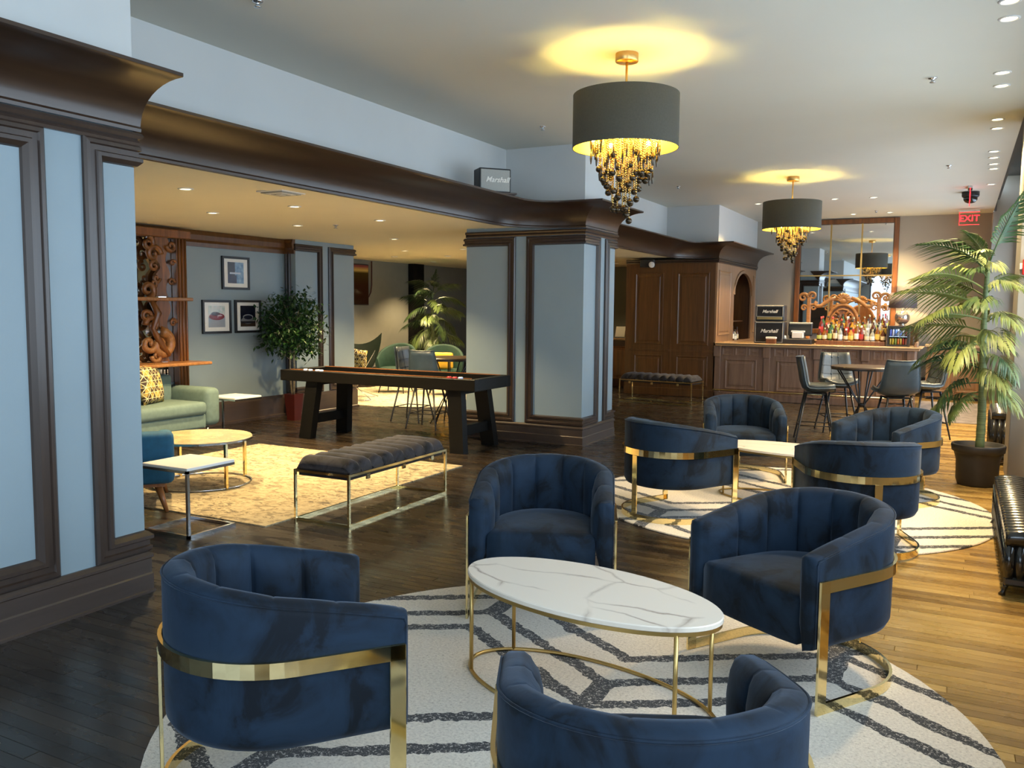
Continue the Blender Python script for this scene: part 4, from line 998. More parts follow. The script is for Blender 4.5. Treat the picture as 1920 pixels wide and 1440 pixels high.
# stepped stand for bottles
r = empty('bottle_stand', (0, 0, 0)); tag(r, 'stepped wooden stand under the rows of bottles on the bar', 'bottle stand')
TI = [(15.20, 1.055), (15.36, 1.14), (15.50, 1.225)]
for k, (y, z) in enumerate(TI): MB().box(-2.16, y, .985, -1.09, y+.155, z, .003).build('step', 'carve', r)
BC = {'amber': simple('amber_glass', (.20, .07, .012), .08, coat=.5), 'dark brown': simple('brown_glass', (.07, .02, .008), .08, coat=.5), 'clear': simple('clear_glass_bottle', (.30, .31, .28), .06, coat=.6), 'green': simple('green_glass', (.03, .09, .03), .08, coat=.5), 'golden': simple('golden_glass', (.40, .19, .02), .1, coat=.5), 'ruby': simple('ruby_glass', (.14, .015, .01), .08, coat=.5)}
LC = {'cream': simple('cream_label', (.72, .64, .45), .6), 'yellow': simple('yellow_label', (.75, .52, .10), .6), 'black': simple('black_label', (.03, .03, .03), .5), 'red': simple('red_label', (.5, .04, .03), .6), 'lime': simple('lime_label', (.45, .52, .12), .6), 'white': simple('white_label', (.8, .8, .78), .6)}
CAPS = ['black', 'gold', 'puckr', 'paper']
shapes = [(.036, .15, .012, .27), (.040, .13, .013, .25), (.034, .17, .011, .29), (.042, .11, .014, .22)]
BM = {}
def bottle(x, y, z, shp, gc, lc, cap, label, grp, s=1):
    R_, sh, nk, H = shapes[shp]
    if shp not in BM:
        a = MB().lathe([(1e-5, .004), (R_*.9, 0), (R_, .008), (R_, sh), (R_*.8, sh+.02), (nk*1.2, sh+.05), (nk, sh+.06), (nk, H-.02)], 14)
        b = MB().lathe([(R_+.0008, sh*.22), (R_+.0012, sh*.25), (R_+.0012, sh*.78), (R_+.0008, sh*.8)], 14, cap=False)
        c = MB().lathe([(nk+.002, H-.035), (nk+.003, H-.03), (nk+.003, H), (1e-5, H+.001)], 10)
        BM[shp] = (a, b, c)
    o = BM[shp][0].build('bottle', BC[gc]); BM[shp][1].build('label', LC[lc], o); BM[shp][2].build('cap', cap, o)
    o.location = (x, y, z); o.scale = (s, s, s); tag(o, label, 'bottle', grp); return o
rg = random.Random(21); gcs = ['amber', 'dark brown', 'amber', 'golden', 'clear', 'dark brown', 'amber', 'green', 'ruby', 'dark brown']; lcs = list(LC)
front = ['dark brown', 'amber', 'green', 'dark brown', 'clear', 'dark brown', 'golden', 'amber', 'ruby', 'clear', 'clear', 'amber', 'dark brown']; flab = ['lime', 'cream', 'lime', 'cream', 'white', 'cream', 'yellow', 'white', 'red', 'cream', 'white', 'yellow', 'cream']
for t, (y, z) in enumerate(TI):
    n = 13
    for k in range(n):
        x = -2.115+k*.0825+rg.uniform(-.006, .006)
        g_, l_ = (front[k], flab[k]) if t == 0 else (rg.choice(gcs), rg.choice(lcs))
        bottle(x, y+.075, z, rg.randrange(4), g_, l_, rg.choice(CAPS), '%s bottle with %s label, %s from left on the %s bar step' % (g_, l_, ORD[k], ('lowest', 'middle', 'top')[t]), 'bottles on the stepped bar stand', rg.uniform(.92, 1.08))
for k in range(5):
    bottle(-3.93, 16.42+k*.17, .962, k % 4, ['green', 'golden', 'dark brown', 'clear', 'dark brown'][k], ['black', 'yellow', 'white', 'white', 'cream'][k], 'black', '%s bottle in the arched cabinet niche, %s from the left' % (['green', 'golden', 'dark brown', 'clear', 'dark brown'][k], ORD[k]), 'small bottles in the arched niche', .95)

# mirror over the bar
r = empty('wall_mirror', (0, 0, 0)); tag(r, 'tall wood-framed wall mirror divided into six panes behind the bar', 'mirror')
mx0, mx1, mz0, mz1, my = -3.02, -1.13, 1.10, 3.34, YB
xs = [mx0+.09, -2.36, -1.79, mx1-.09]; zs_ = [mz0+.09, 2.245, mz1-.09]
for i in range(3):
    for j in range(2): MB().box(xs[i]+.012, my-.02, zs_[j]+.012, xs[i+1]-.012, my-.012, zs_[j+1]-.012).build('pane', 'mirror', r)
for b in ((mx0, mz0, mx0+.09, mz1), (mx1-.09, mz0, mx1, mz1)): MB().box(b[0], my-.05, b[1], b[2], my-.002, b[3], .006).build('side_frame', 'carve', r)
for b in ((mx0+.09, mz0, mx1-.09, mz0+.09), (mx0+.09, mz1-.09, mx1-.09, mz1)): MB().box(b[0], my-.05, b[1], b[2], my-.002, b[3], .006).build('frame_rail', 'carve', r)
for x in xs[1:3]: MB().box(x-.014, my-.035, mz0+.09, x+.014, my-.005, mz1-.09).build('mullion', 'gold2', r)
MB().box(mx0+.09, my-.038, 2.233, mx1-.09, my-.006, 2.257).build('cross_bar', 'gold2', r)
# carved backboard
r = empty('carved_backboard', (0, 0, 0)); tag(r, 'carved wooden scrollwork crest with a central shell behind the bottles', 'ornament')
YC = 16.55; cxm = -1.905
def pz(x, z): return (x, YC, z)
for s_ in (-1, 1):
    X = lambda dx: cxm+s_*dx
    MB().box(min(X(.56), X(.63)), YC-.03, 1.03, max(X(.56), X(.63)), YC+.03, 1.80, .012).build('post', 'carve2', r)
    for dx, z, rr, a0, sg in ((.70, 1.79, .085, 0, 1), (.54, 1.82, .075, PI, -1), (.68, 1.60, .06, 0, 1), (.52, 1.61, .065, PI, -1), (.66, 1.22, .05, 0, 1)):
        mb = MB(); scroll(mb, spiral(X(dx), z, rr, 1.3, a0 if s_ < 0 else PI-a0, -sg*s_), rr*.36, pz); mb.build('scroll', 'carve2', r)
    pts = [(.46, 1.72), (.49, 1.67), (.45, 1.635), (.38, 1.64), (.31, 1.70), (.23, 1.755), (.13, 1.785)]
    MB().tube([(X(a), YC-.01, b) for a, b in pts], [.035, .034, .038, .036, .036, .034, .03], 8).build('arm', 'carve2', r)
    mb = MB(); scroll(mb, spiral(X(.12), 1.45, .085, 1.2, PI/2, s_), .03, lambda x, z: (x, YC-.03, z)); mb.build('scroll', 'carve', r)
    mb = MB(); scroll(mb, spiral(X(.30), 1.16, .10, 1.2, PI/2, s_), .03, lambda x, z: (x, YC-.02, z)); mb.build('scroll', 'carve2', r)
pl = [(cxm-.27, 1.03)]+[(cxm+.27*math.cos(PI-PI*k/16), 1.30+.36*math.sin(PI-PI*k/16)) for k in range(17)]+[(cxm+.27, 1.03)]
MB().prism(pl, YC-.02, YC+.02, M=Matrix(((1, 0, 0, 0), (0, 0, 1, 0), (0, 1, 0, 0), (0, 0, 0, 1)))).build('arched_board', 'carve', r)
MB().tube([(cxm+.275*math.cos(PI-PI*k/20), YC-.025, 1.28+.38*math.sin(PI-PI*k/20)) for k in range(21)], .028, 8).tube([(cxm+.215*math.cos(PI-PI*k/20), YC-.03, 1.28+.30*math.sin(PI-PI*k/20)) for k in range(21)], .018, 8).build('arch_moulding', 'carve2', r)
sh = MB()
for k in range(9): a_ = PI*(k/8)*.96+PI*.02; sh.tube([(cxm, YC-.02, 1.74), (cxm+.07*math.cos(a_), YC-.055, 1.74+.08*math.sin(a_)), (cxm+.125*math.cos(a_), YC-.03, 1.74+.125*math.sin(a_))], [.012, .024, .026], 7)
sh.ball((cxm, YC-.03, 1.73), .06, 12, 8, sc=(1.4, .6, .8)); sh.build('shell', 'carve2', r)

# guitar amplifier stack on the bar
def amp(x0, x1, y0, y1, z0, z1, name, label, head):
    r = empty(name, ((x0+x1)/2, y0, z0)); tag(r, label, 'amplifier'); w, h, d = (x1-x0)/2, z1-z0, y1-y0
    MB().box(-w, .012, 0, w, d, h, .012).build('cabinet', 'plastic', r)
    if head:
        gr_ = MB().box(-w+.03, .002, .085, w-.03, .012, h-.03).build('grille', 'bgrille', r); cp_ = MB().box(-w+.03, 0, .03, w-.03, .012, .072, .002).build('control_panel', 'gold2', r)
        MB().lathe([(1e-5, 0), (.006, 0), (.005, .008), (1e-5, .008)], 8, M=TR(-w+.06, 0, .05) @ RX(PI/2)).build('knob', 'black', cp_)
        fr = (-w+.018, .075, w-.018, h-.018); tz = .085+(h-.115)/2; ts = .075
    else: gr_ = MB().box(-w+.03, .002, .03, w-.03, .012, h-.03).build('grille', 'bgrille', r); fr = (-w+.018, .018, w-.018, h-.018); tz = h*.56; ts = .085
    m = MB()
    for b in ((fr[0], fr[1], fr[2], fr[1]+.008), (fr[0], fr[3]-.008, fr[2], fr[3]), (fr[0], fr[1], fr[0]+.008, fr[3]), (fr[2]-.008, fr[1], fr[2], fr[3])): m.box(b[0], -.003, b[1], b[2], .012, b[3])
    m.build('piping', 'grille', r)
    text_part('logo', 'Marshall', ts, 'paper', gr_, TR(0, -.002, tz) @ RX(PI/2), .004, .35, .001)
amp(-3.16, -2.68, 15.10, 15.38, 1.365, 1.64, 'guitar_amplifier', 'small black amplifier head with white script logo, on top of its speaker cabinet', True)
amp(-3.17, -2.67, 15.08, 15.40, .985, 1.362, 'guitar_amplifier', 'square black speaker cabinet with white script logo standing on the bar', False)
# till, paper cup, fridge, lamp
r = empty('cash_register', (-2.46, 15.2, .985)); tag(r, 'black point-of-sale till with receipt printer on the bar', 'cash register')
MB().box(-.27, -.12, 0, .24, .25, .085, .006).build('drawer', 'plastic', r); MB().box(-.15, .06, .085, .02, .18, .14).build('stand', 'plastic', r)
MB().box(-.17, -.02, .14, .22, .05, .36, .012, M=TR(0, .05, 0) @ RX(-.12)).build('monitor', 'plastic', r); MB().box(-.16, .055, .335, .21, .20, .365, .008).build('monitor_top', 'grille', r)
MB().box(-.08, -.10, .10, .10, .02, .20, .008).build('receipt_printer', 'white', r); MB().box(-.10, -.085, .20, .12, .0, .225, .004).build('printer_lid', 'white', r); MB().lathe([(1e-5, 0), (.03, 0), (.02, .05), (1e-5, .06)], 12, M=TR(-.20, -.06, .085)).build('paper_roll', 'paper', r)
r = empty('napkin_box', (-2.86, 15.0, .985)); tag(r, 'small napkin holder with pale napkins on the bar beside the amplifier', 'napkin holder')
MB().box(-.08, -.05, 0, .08, .05, .085, .004).build('holder', 'carve', r); MB().box(-.085, -.045, .085, .085, .045, .115, .004).build('napkins', 'paper', r)
r = empty('drinks_fridge', (-.895, 15.15, .985)); tag(r, 'small black glass-fronted fridge of coloured cans at the right end of the bar', 'fridge')
MB().box(-.165, 0, 0, .165, .02, .03).box(-.165, 0, .30, .165, .02, .33).box(-.165, 0, .03, -.135, .02, .30).box(.135, 0, .03, .165, .02, .30).build('door_frame', 'plastic', r)
MB().box(-.165, .02, 0, -.145, .30, .33).box(.145, .02, 0, .165, .30, .33).box(-.145, .02, .31, .145, .30, .33).box(-.145, .02, 0, .145, .30, .02).box(-.145, .28, .02, .145, .30, .31).build('cabinet', 'plastic', r)
MB().box(-.135, .006, .03, .135, .010, .30).build('glass', 'glass', r); MB().box(-.143, .03, .155, .143, .27, .163).build('shelf', 'chrome', r)
light('fridge_lamp', 'POINT', (-.895, 15.20, 1.285), .8, (.9, .95, 1), .01)
cc = [(.15, .2, .7), (.6, .65, .8), (.12, .25, .75), (.65, .7, .8), (.2, .3, .7), (.7, .7, .75), (.5, .08, .1)]; c2 = [(.75, .55, .10), (.7, .5, .05), (.35, .45, .1), (.8, .25, .05), (.75, .55, .1), (.7, .12, .08), (.75, .35, .3)]
for row, (z, cs) in enumerate(((1.150, cc), (1.006, c2))):
    for k, c in enumerate(cs):
        o = MB().lathe([(1e-5, 0), (.014, 0), (.017, .006), (.017, .098), (.014, .108), (1e-5, .106)], 12).build('can', simple('can_paint', c, .3, .3)); o.location = (-1.012+k*.039, 15.22, z); MB().lathe([(.006, .106), (.013, .109), (.013, .111), (1e-5, .111)], 10).build('can_lid', 'chrome', o)
        tag(o, 'coloured drinks can in the small bar fridge, %s from left on the %s shelf' % (ORD[k], ('upper', 'lower')[row]), 'can', 'cans in the small bar fridge')
r = empty('lamp_cabinet', (0, 0, 0)); tag(r, 'narrow dark cabinet against the back wall carrying the table lamp', 'cabinet')
MB().box(-1.12, 17.45, 0, -.70, 17.98, 1.26, .006).build('body', 'cab', r); raised(r, 'door', 'cab', (-1.08, 17.45, .12), (1, 0, 0), (0, 0, 1), .38, 1.05)
MB().box(-1.128, 17.43, 1.26, -.68, 18.0, 1.285, .004).build('top', 'cab', r)
r = empty('table_lamp', (-.99, 17.72, 1.285)); tag(r, 'table lamp with silver globe base and taupe drum shade at the bar end', 'table lamp'); r.scale = (1.16, 1.16, 1.16)
MB().lathe([(1e-5, 0), (.05, 0), (.05, .012), (.02, .025)], 20).ball((0, 0, .13), .115, 24, 16).lathe([(.02, .235), (.014, .25), (.014, .30), (1e-5, .30)], 12).build('base', simple('mercury_glass', (.75, .72, .68), .12, .9, var=.3, sc=12), r)
MB().lathe([(.215, .285), (.200, .53), (.197, .53), (.212, .285)], 40, closed=True).build('shade', simple('taupe_shade', (.17, .14, .15), .7, 0), r)
MB().ball((0, 0, .36), .03, 10, 8).build('bulb', emis('lamp_bulb', (1, .70, .32), 800), r)
# reception desk seen beyond pier, tablet
r = empty('reception_desk', (0, 0, 0)); tag(r, 'dark red-brown reception desk with pale top between pier and walnut cabinet', 'desk')
MB().box(-7.4, 16.2, 0, -5.60, 16.75, .93).build('body', simple('mahogany', (.05, .014, .008), .35), r); MB().box(-7.45, 16.13, .93, -5.58, 16.80, .97, .005).build('desk_top', 'bartop', r)
for x in (-7.3, -6.75, -6.2): raised(r, 'panel', 'carve', (x, 16.2, .15), (1, 0, 0), (0, 0, 1), .48, .66)
r = empty('tablet', (-6.12, 16.35, .97)); tag(r, 'white tablet on a stand on the reception desk', 'tablet')
MB().box(-.09, -.06, 0, .15, .12, .012, .003).build('base', 'plastic', r); MB().box(-.10, -.005, .02, .10, .005, .24, M=TR(0, .04, 0) @ RX(-.35)).build('screen', 'white', r)
# low wooden stand behind the palm
r = empty('wooden_stand', (0, 0, 0)); tag(r, 'low warm wooden cabinet against the back wall behind the palm', 'cabinet')
MB().box(-.52, 16.9, .05, .34, 17.25, .93).build('body', 'cab2', r); MB().box(-.55, 16.86, .93, .36, 17.27, .97, .004).build('top', 'bartop', r)
for x in (-.46, -.04): dd_ = raised(r, 'door', 'cab2', (x, 16.9, .14), (1, 0, 0), (0, 0, 1), .36, .70); MB().ball((x+(.32 if x < -.2 else .04), 16.875, .55), .014).build('door_knob', 'gold2', dd_)
MB().box(-.50, 16.95, 0, .32, 17.2, .05).build('plinth', 'black', r)
o = MB().box(-.55, 13.4, 0, .35, 16.4, .008).build('floor_mat', simple('grey_mat', (.19, .16, .15), .95, var=.35, sc=9)); tag(o, 'grey-brown runner on the floor beyond the bar table', 'mat')

# green chairs beyond the game table
def tubby(x, y, rz, label, back=.88, seatc='green', lit=False):
    r = empty('lounge_chair', (x, y, .012), rz); tag(r, label, 'chair'); rows = []
    for i in range(25):
        a_ = -PI*.62+PI*1.24*i/24; zt_ = .62+(back-.62)*max(0, math.cos(a_))**.8; c, s_ = -math.cos(a_), math.sin(a_)
        rows.append([(c*q, s_*q*1.02, z) for q, z in ((.30, .34), (.345, .42), (.37, zt_-.03), (.36, zt_), (.33, zt_), (.315, zt_-.03), (.28, .44))])
    m = MB().grid(rows, cv=True); m.f += [tuple(range(7)), tuple(range(168, 175))]; m.m += [0]*2; m.s += [False]*2; m.build('backrest', seatc, r)
    MB().lathe([(1e-5, .34), (.27, .34), (.30, .37), (.30, .42), (.26, .455), (1e-5, .46)], 24, M=Matrix.Diagonal((1.05, 1, 1, 1))).build('seat', seatc, r)
    for sx in (-1, 1):
        for sy in (-1, 1): MB().tube([(sx*.15, sy*.16, .35), (sx*.24, sy*.24, 0)], [.014, .009], 7).build('leg', 'black', r)
    return r
tubby(-8.10, 12.85, math.radians(-60), 'bottle green tub chair with a yellow-lit cushion beyond the bar table')
tubby(-9.05, 12.75, math.radians(-75), 'bottle green tub chair between butterfly chair and potted palm')
tubby(-7.25, 13.3, math.radians(-110), 'bottle green tub chair nearest the dark door in the lounge')
o = MB().box(-.18, -.05, -.15, .18, .05, .15, .045).build('cushion', simple('spotlit_fabric', (.75, .42, .03), .7)); o.location = (-8.02, 12.72, .62); o.rotation_euler = (.25, 0, math.radians(30)); tag(o, 'plain cushion, spot-lit yellow, on a green tub chair', 'cushion')  # the yellow spot light on the cushion is painted into its fabric
r = empty('butterfly_chair', (-8.95, 11.45, .012), math.radians(-60)); tag(r, 'dark green leather butterfly sling chair beyond the game table', 'chair'); rows = []
for i in range(13):
    u = i/12; row = []
    for j in range(13):
        v = -1+j/6; x = .38-.80*u; z = .50-1.25*u*(1-u)*.75+.42*u**2.2; w_ = .34+.06*math.cos(u*PI*2); z += (abs(v)**2.2)*(.10+.10*u)*1.0; row.append((x, v*w_, z-.02))
    rows.append(row)
bk = [[(x+.008, y, z-.012) for x, y, z in rw] for rw in rows]
MB().grid(rows).grid(bk).build('sling', 'dgreen', r, fix=False)
for s_ in (-1, 1):
    MB().tube([(.38, s_*.36, .58), (-.02, s_*-.02, .16), (-.34, s_*-.34, .01)], .007, 6).build('frame_rod', 'chrome', r)
    MB().tube([(-.42, s_*.38, .96), (.02, s_*.0, .22), (.30, s_*-.30, .01)], .007, 6).build('frame_rod', 'chrome', r)
    MB().tube([(.30*s_, -.30, .01), (.30*s_, .30, .01)], .007, 6).build('floor_rod', 'chrome', r)
pillow('cushion', 'tri', .42, TR(-8.93, 11.40, .66) @ RZ(math.radians(25)) @ RX(.35) @ RY(.15), 'gold triangle print cushion on the dark green butterfly chair', 'triangle print cushions')

# television, conduit, emergency lamps, door in the lounge
r = empty('television', (-10.59, 13.45, 1.98)); tag(r, 'wall mounted television half hidden behind the lounge pier', 'television')
MB().box(.03, -.52, -.40, .09, .44, .41, .008).build('casing', 'plastic', r); MB().box(0.0, -.1, -.1, .03, .1, .1).build('bracket', 'black', r)
m, nt, b = newmat('tv_picture'); tc = nd(nt, 'ShaderNodeTexCoord'); sx = nd(nt, 'ShaderNodeSeparateXYZ'); lk(nt, tc.outputs['Generated'], sx.inputs[0]); b.inputs['Base Color'].default_value = (.004, .004, .005, 1); b.inputs['Roughness'].default_value = .15
lk(nt, ramp(nt, sx.outputs[2], [(.0, (.01, .002, .0)), (.5, (.015, .003, 0)), (.80, (.02, .01, .0)), (.86, (.22, .12, .02)), (.95, (.10, .02, .01)), (1, (.05, .01, .008))]), b.inputs['Emission Color']); b.inputs['Emission Strength'].default_value = .8
MB().box(.09, -.50, -.38, .092, .42, .39).build('screen', m, r)
tag(MB().tube([(-10.55, 14.05, 2.46), (-10.55, 14.05, 2.0), (-10.55, 14.02, 1.85), (-10.55, 13.95, 1.75), (-10.55, 13.86, 1.70)], .014, 6).build('conduit', 'potred'), 'thin red-brown conduit curving down the wall beside the television', 'conduit')
dr = struct(empty('door_1', (-9.2, YB, 0)))
MB().box(0, -.05, 0, .95, -.01, 2.05).build('leaf', 'blackw', dr); MB().box(-.07, -.06, 0, 0, 0, 2.10).box(.95, -.06, 0, 1.02, 0, 2.10).box(-.07, -.06, 2.05, 1.02, 0, 2.12).build('door_frame', 'trim', dr); MB().ball((.88, -.08, 1.0), .03).build('door_handle', 'chrome', dr)
def emlight(loc, rz, label, sgl=False):
    r = empty('emergency_light', loc, rz); tag(r, label, 'emergency light', 'twin head emergency lights')
    MB().box(-.13, -.05, -.14, .13, .05, 0, .01).build('housing', 'plastic', r)
    for sx in ((.10,) if sgl else (-.08, .09)):
        M0 = TR(sx, -.07, -.09) @ RX(PI/2+.2); MB().lathe([(1e-5, -.03), (.04, -.02), (.055, .04), (.05, .045), (1e-5, .04)], 16, M=M0).build('lamp_head', 'white' if sx > 0 else 'plastic', r)
emlight((-9.35, 16.4, ZL), .4, 'black emergency light with a white lamp head under the lounge ceiling by the door')
emlight((-5.05, 14.88, 2.44), .1, 'black emergency light with a white lamp head atop the walnut cabinet', True)

# small speaker on the ledge above the beam
r = empty('shelf_speaker', (-4.28, 7.78, 2.706), math.radians(48)); tag(r, 'grey-fronted speaker with white script logo on the ledge above the beam', 'speaker')
MB().box(-.20, -.05, 0, .22, .26, .018, .002).build('shelf_board', 'crown', r); MB().box(-.17, 0, .018, .17, .19, .262, .008).build('cabinet', 'plastic', r); gr_ = MB().box(-.155, -.006, .033, .155, .0, .247, .002).build('grille', 'grille', r)
text_part('logo', 'Marshall', .075, 'paper', gr_, TR(.02, -.007, .145) @ RX(PI/2), .003, .35, .001)

# ================================================================= CHANDELIERS
def chandelier(x, y, label, R_=.378, zb=2.70, zt_=3.07):
    r = empty('chandelier', (x, y, ZC)); tag(r, label, 'chandelier', 'drum shade bead chandeliers'); b0_, t0_ = zb-ZC, zt_-ZC
    MB().lathe([(1e-5, 0), (.080, 0), (.082, -.004), (.082, -.055), (.078, -.06), (1e-5, -.06)], 32).build('canopy', 'gold2', r)
    MB().tube([(0, 0, -.06), (0, 0, t0_-.06)], .009, 8).build('rod', 'gold2', r)
    MB().lathe([(R_-.002, b0_-.002), (R_+.001, b0_-.002), (R_, b0_), (R_, t0_), (R_-.0015, t0_+.002)], 64, cap=False).build('shade', 'shade', r, fix=False)
    MB().lathe([(R_-.004, b0_-.001), (R_-.004, t0_+.001)], 64, cap=False).build('shade_lining', 'shadein', r, fix=False)
    sp = MB()
    for k in range(3): a_ = k*2*PI/3; sp.tube([(0, 0, t0_-.03), ((R_-.006)*math.cos(a_), (R_-.006)*math.sin(a_), t0_-.03)], .004, 5)
    sp.build('spider', 'gold2', r)
    pl_ = MB().lathe([(.02, t0_-.10), (.255, t0_-.10), (.255, t0_-.094), (.02, t0_-.094)], 36, closed=True, sm=False); pl_.build('bead_plate', 'gold2', r)
    for k in range(5):
        a_ = .5+k*2*PI/5; p = (.27*math.cos(a_), .27*math.sin(a_)); MB().tube([(p[0]*.85, p[1]*.85, t0_-.10), (p[0]*.96, p[1]*.96, t0_-.20), (p[0], p[1], t0_-.19)], .008, 6).build('lamp_holder', 'gold2', r)
        MB().ball((p[0], p[1], t0_-.155), .030, 12, 8, sc=(1, 1, 1.2)).build('bulb', 'bulb', r)
        a_ += PI/5; MB().ball((.235*math.cos(a_), .235*math.sin(a_), b0_+.06), .018, 10, 6).build('small_bulb', 'bulb', r)
    # strings of beads, shorter towards the rim
    rg = random.Random(12); protos = {}
    n = 130
    for k in range(n):
        rr = .26*math.sqrt((k+.5)/n); a_ = k*2.39996; top = t0_-.10
        bot = -1.12+ (rr/.26)**1.25*.52+rg.uniform(-.07, .09); L = round((top-bot)/.04)*.04
        if L not in protos:
            m = MB(); z = -.012
            while z > -L: m.ball((0, 0, z), .0062, 5, 3, sc=(1, 1, 1.1)); z -= .0165
            o = m.build('bead_string', 'bead', r, fix=False); protos[L] = o.data
        else: o = bpy.data.objects.new('bead_string', protos[L]); COL.objects.link(o); o.parent = r
        o.location = (rr*math.cos(a_), rr*math.sin(a_), top)
        if rr > .19:
            if 'drop' not in protos: q = MB().lathe([(1e-5, 0), (.006, -.01), (.009, -.045), (.004, -.085), (1e-5, -.09)], 6).build('crystal_drop', 'glassb', r); protos['drop'] = q.data
            else: q = bpy.data.objects.new('crystal_drop', protos['drop']); COL.objects.link(q); q.parent = r
        elif k % 3 != 2:
            if 'ball' not in protos: q = MB().ball((0, 0, -.022), .024, 14, 9).build('glass_ball', 'glassb', r); protos['ball'] = q.data
            else: q = bpy.data.objects.new('glass_ball', protos['ball']); COL.objects.link(q); q.parent = r
        else: continue
        q.location = (o.location.x, o.location.y, top-L)
        if rr < .17 and k % 2:
            q2 = bpy.data.objects.new('glass_ball', q.data) if rr < .19 else None
            if q2: COL.objects.link(q2); q2.parent = r; q2.location = (o.location.x+.012, o.location.y-.01, top-L+.10+.06*rg.random())
    return r
chandelier(-2.20, 5.93, 'nearer chandelier with charcoal drum shade and hanging gold beads')
chandelier(-2.12, 12.25, 'farther chandelier with charcoal drum shade and gold beads, before the bar mirror', .385, 2.655, 3.02)

# ================================================================= CEILING FITTINGS
def downlight_proto():
    o = MB().lathe([(.062, 0), (.062, -.004), (.050, -.008), (.044, -.002), (.043, .012)], 24, cap=False).build('downlight', 'white'); MB().lathe([(1e-5, -.0015), (.044, -.0015)], 20).build('lens', 'dl', o); return o
dl0 = downlight_proto(); used = [0]
def downlight(x, y, z, label, grp, e, col, ang=95, tilt=None, big=1.0, off=.03):
    if used[0] == 0: o = dl0
    else: o = dup(dl0, (0, 0, 0), 0)
    used[0] = 1; o.location = (x, y, z); o.scale = (big, big, 1); tag(o, label, 'downlight', grp)
    if e: light('downlight_beam', 'SPOT', (x, y, z-off), e, col, .04, math.radians(ang), .6, rot=tilt)
WARM = (1, .74, .38)
LL = [(-5.56, 4.96), (-6.73, 6.34), (-5.58, 6.25), (-6.85, 7.72), (-5.6, 7.61), (-6.94, 9.75), (-8.21, 11.83), (-9.34, 13.13), (-8.3, 13.32), (-9.65, 14.93), (-7.08, 11.84)]
for k, (x, y) in enumerate(LL):
    downlight(x, y, ZL, 'small recessed downlight in the lounge ceiling, %s counting from the near end' % ORD[k], 'recessed lights in the lounge ceiling', 300, WARM, 112)
for k, y in enumerate([5.92, 6.26, 7.62, 8.05, 9.41, 9.86, 11.24, 11.69, 12.18, 12.58, 14.08]):
    downlight(.16+.012*k, y, ZC, 'bright recessed downlight along the window side of the ceiling, %s from the camera' % ORD[k], 'recessed lights along the windows', 190, WARM, 105, big=1.0)
for k, (x, y) in enumerate([(-1.92, 14.91), (-1.34, 14.95), (-3.17, 15.07), (-1.89, 17.35), (-1.26, 17.30)]):
    downlight(x, y, ZC, 'small recessed downlight over the bar, %s of five' % ORD[k], 'recessed lights over the bar', 240, WARM, 110)
downlight(-6.3, 16.6, ZL, 'recessed downlight over the reception desk', 'recessed lights over the desk', 60, WARM, 120)
def sprinkler(x, y, z, k):
    o = MB().lathe([(1e-5, 0), (.035, 0), (.030, -.008), (.012, -.012), (.012, -.028), (.022, -.032), (.022, -.036), (1e-5, -.036)], 16).build('sprinkler', 'chrome'); o.location = (x, y, z); tag(o, 'small ceiling sprinkler head, %s from the camera' % ORD[k], 'sprinkler', 'ceiling sprinklers')
for k, (x, y) in enumerate([(-3.81, 3.97), (-.29, 7.56), (-3.80, 7.88), (-.23, 12.08), (-3.79, 12.48), (-1.46, 16.93)]): sprinkler(x, y, ZC, k)
sprinkler(-6.40, 7.85, ZL, 6)
r = empty('air_vent', (-4.98, 5.42, ZL)); tag(r, 'square white air diffuser in the lounge ceiling', 'air vent')
MB().box(-.14, -.14, -.012, .14, .14, 0, .004).build('frame', 'white', r)
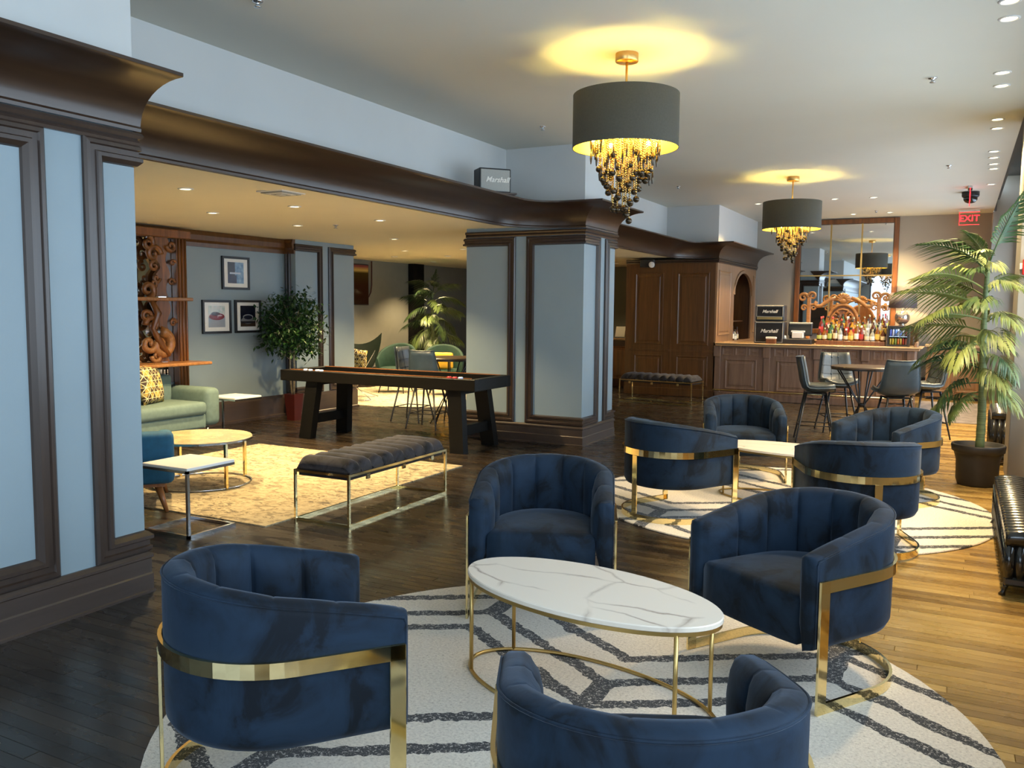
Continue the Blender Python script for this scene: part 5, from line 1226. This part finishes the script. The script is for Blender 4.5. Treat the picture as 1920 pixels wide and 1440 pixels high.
for k in range(4): q = .115-.028*k; MB().box(-q, -q, -.020-.002*k, q, q, -.012-.002*k, .003).build('blade', 'grille' if k % 2 == 0 else 'white', r)
# exit signs, dome camera, alarm
def exit_sign(loc, rz, label, txt=True):
    r = empty('exit_sign', loc, rz); tag(r, label, 'exit sign', 'edge-lit exit signs')
    MB().box(-.16, -.03, -.03, .16, .03, 0, .004).build('canopy', 'chrome', r); MB().box(-.155, -.004, -.25, .155, .004, -.03).build('acrylic_panel', 'glass', r)
    MB().box(-.157, -.0055, -.038, .157, .0055, -.030).box(-.157, -.0055, -.255, .157, .0055, -.247).box(-.159, -.0055, -.255, -.153, .0055, -.03).build('lit_edge', 'red', r)
    text_part('lettering', 'EXIT', .155, 'red', r, TR(0, -.006, -.145) @ RX(PI/2), .002, 0, .0015)
exit_sign((.035, 17.2, 3.33), 0, 'red EXIT sign hanging in front of the back wall at right')
exit_sign((.02, 14.30, ZC), PI/2, 'red exit sign seen edge-on below the ceiling, in front of the dome camera')
r = empty('dome_camera', (.03, 14.85, ZC)); tag(r, 'black dome security camera on the ceiling behind the edge-on exit sign', 'camera')
MB().lathe([(1e-5, 0), (.12, 0), (.12, -.06), (.11, -.08), (1e-5, -.08)], 24).build('housing', 'plastic', r); MB().lathe([(.10, -.08), (.095, -.12), (.07, -.155), (.03, -.17), (1e-5, -.172)], 24).build('dome', 'iron', r)
r = empty('fire_alarm', (.495, 8.97, 1.955)); tag(r, 'red fire alarm with white strobe on the pier by the window', 'fire alarm')
MB().box(-.035, -.05, -.07, .05, 0, .07, .006).build('housing', 'redp', r); MB().box(-.058, -.035, -.02, -.035, 0, .035, .004).build('strobe', 'white', r)
text_part('lettering', 'FIRE', .03, 'paper', r, TR(.01, -.0505, .0) @ RX(PI/2), .001)
tag(MB().tube([(.47, 9.3+.5*k, 3.86-.05*math.sin(k*PI/5)) for k in range(6)], .006, 5).tube([(.75, 11+.5*k, 3.84-.05*math.sin(k*PI/5)) for k in range(6)], .006, 5).build('ceiling_cable', 'grille'), 'thin grey cables sagging under the dark ceiling strip', 'cable')
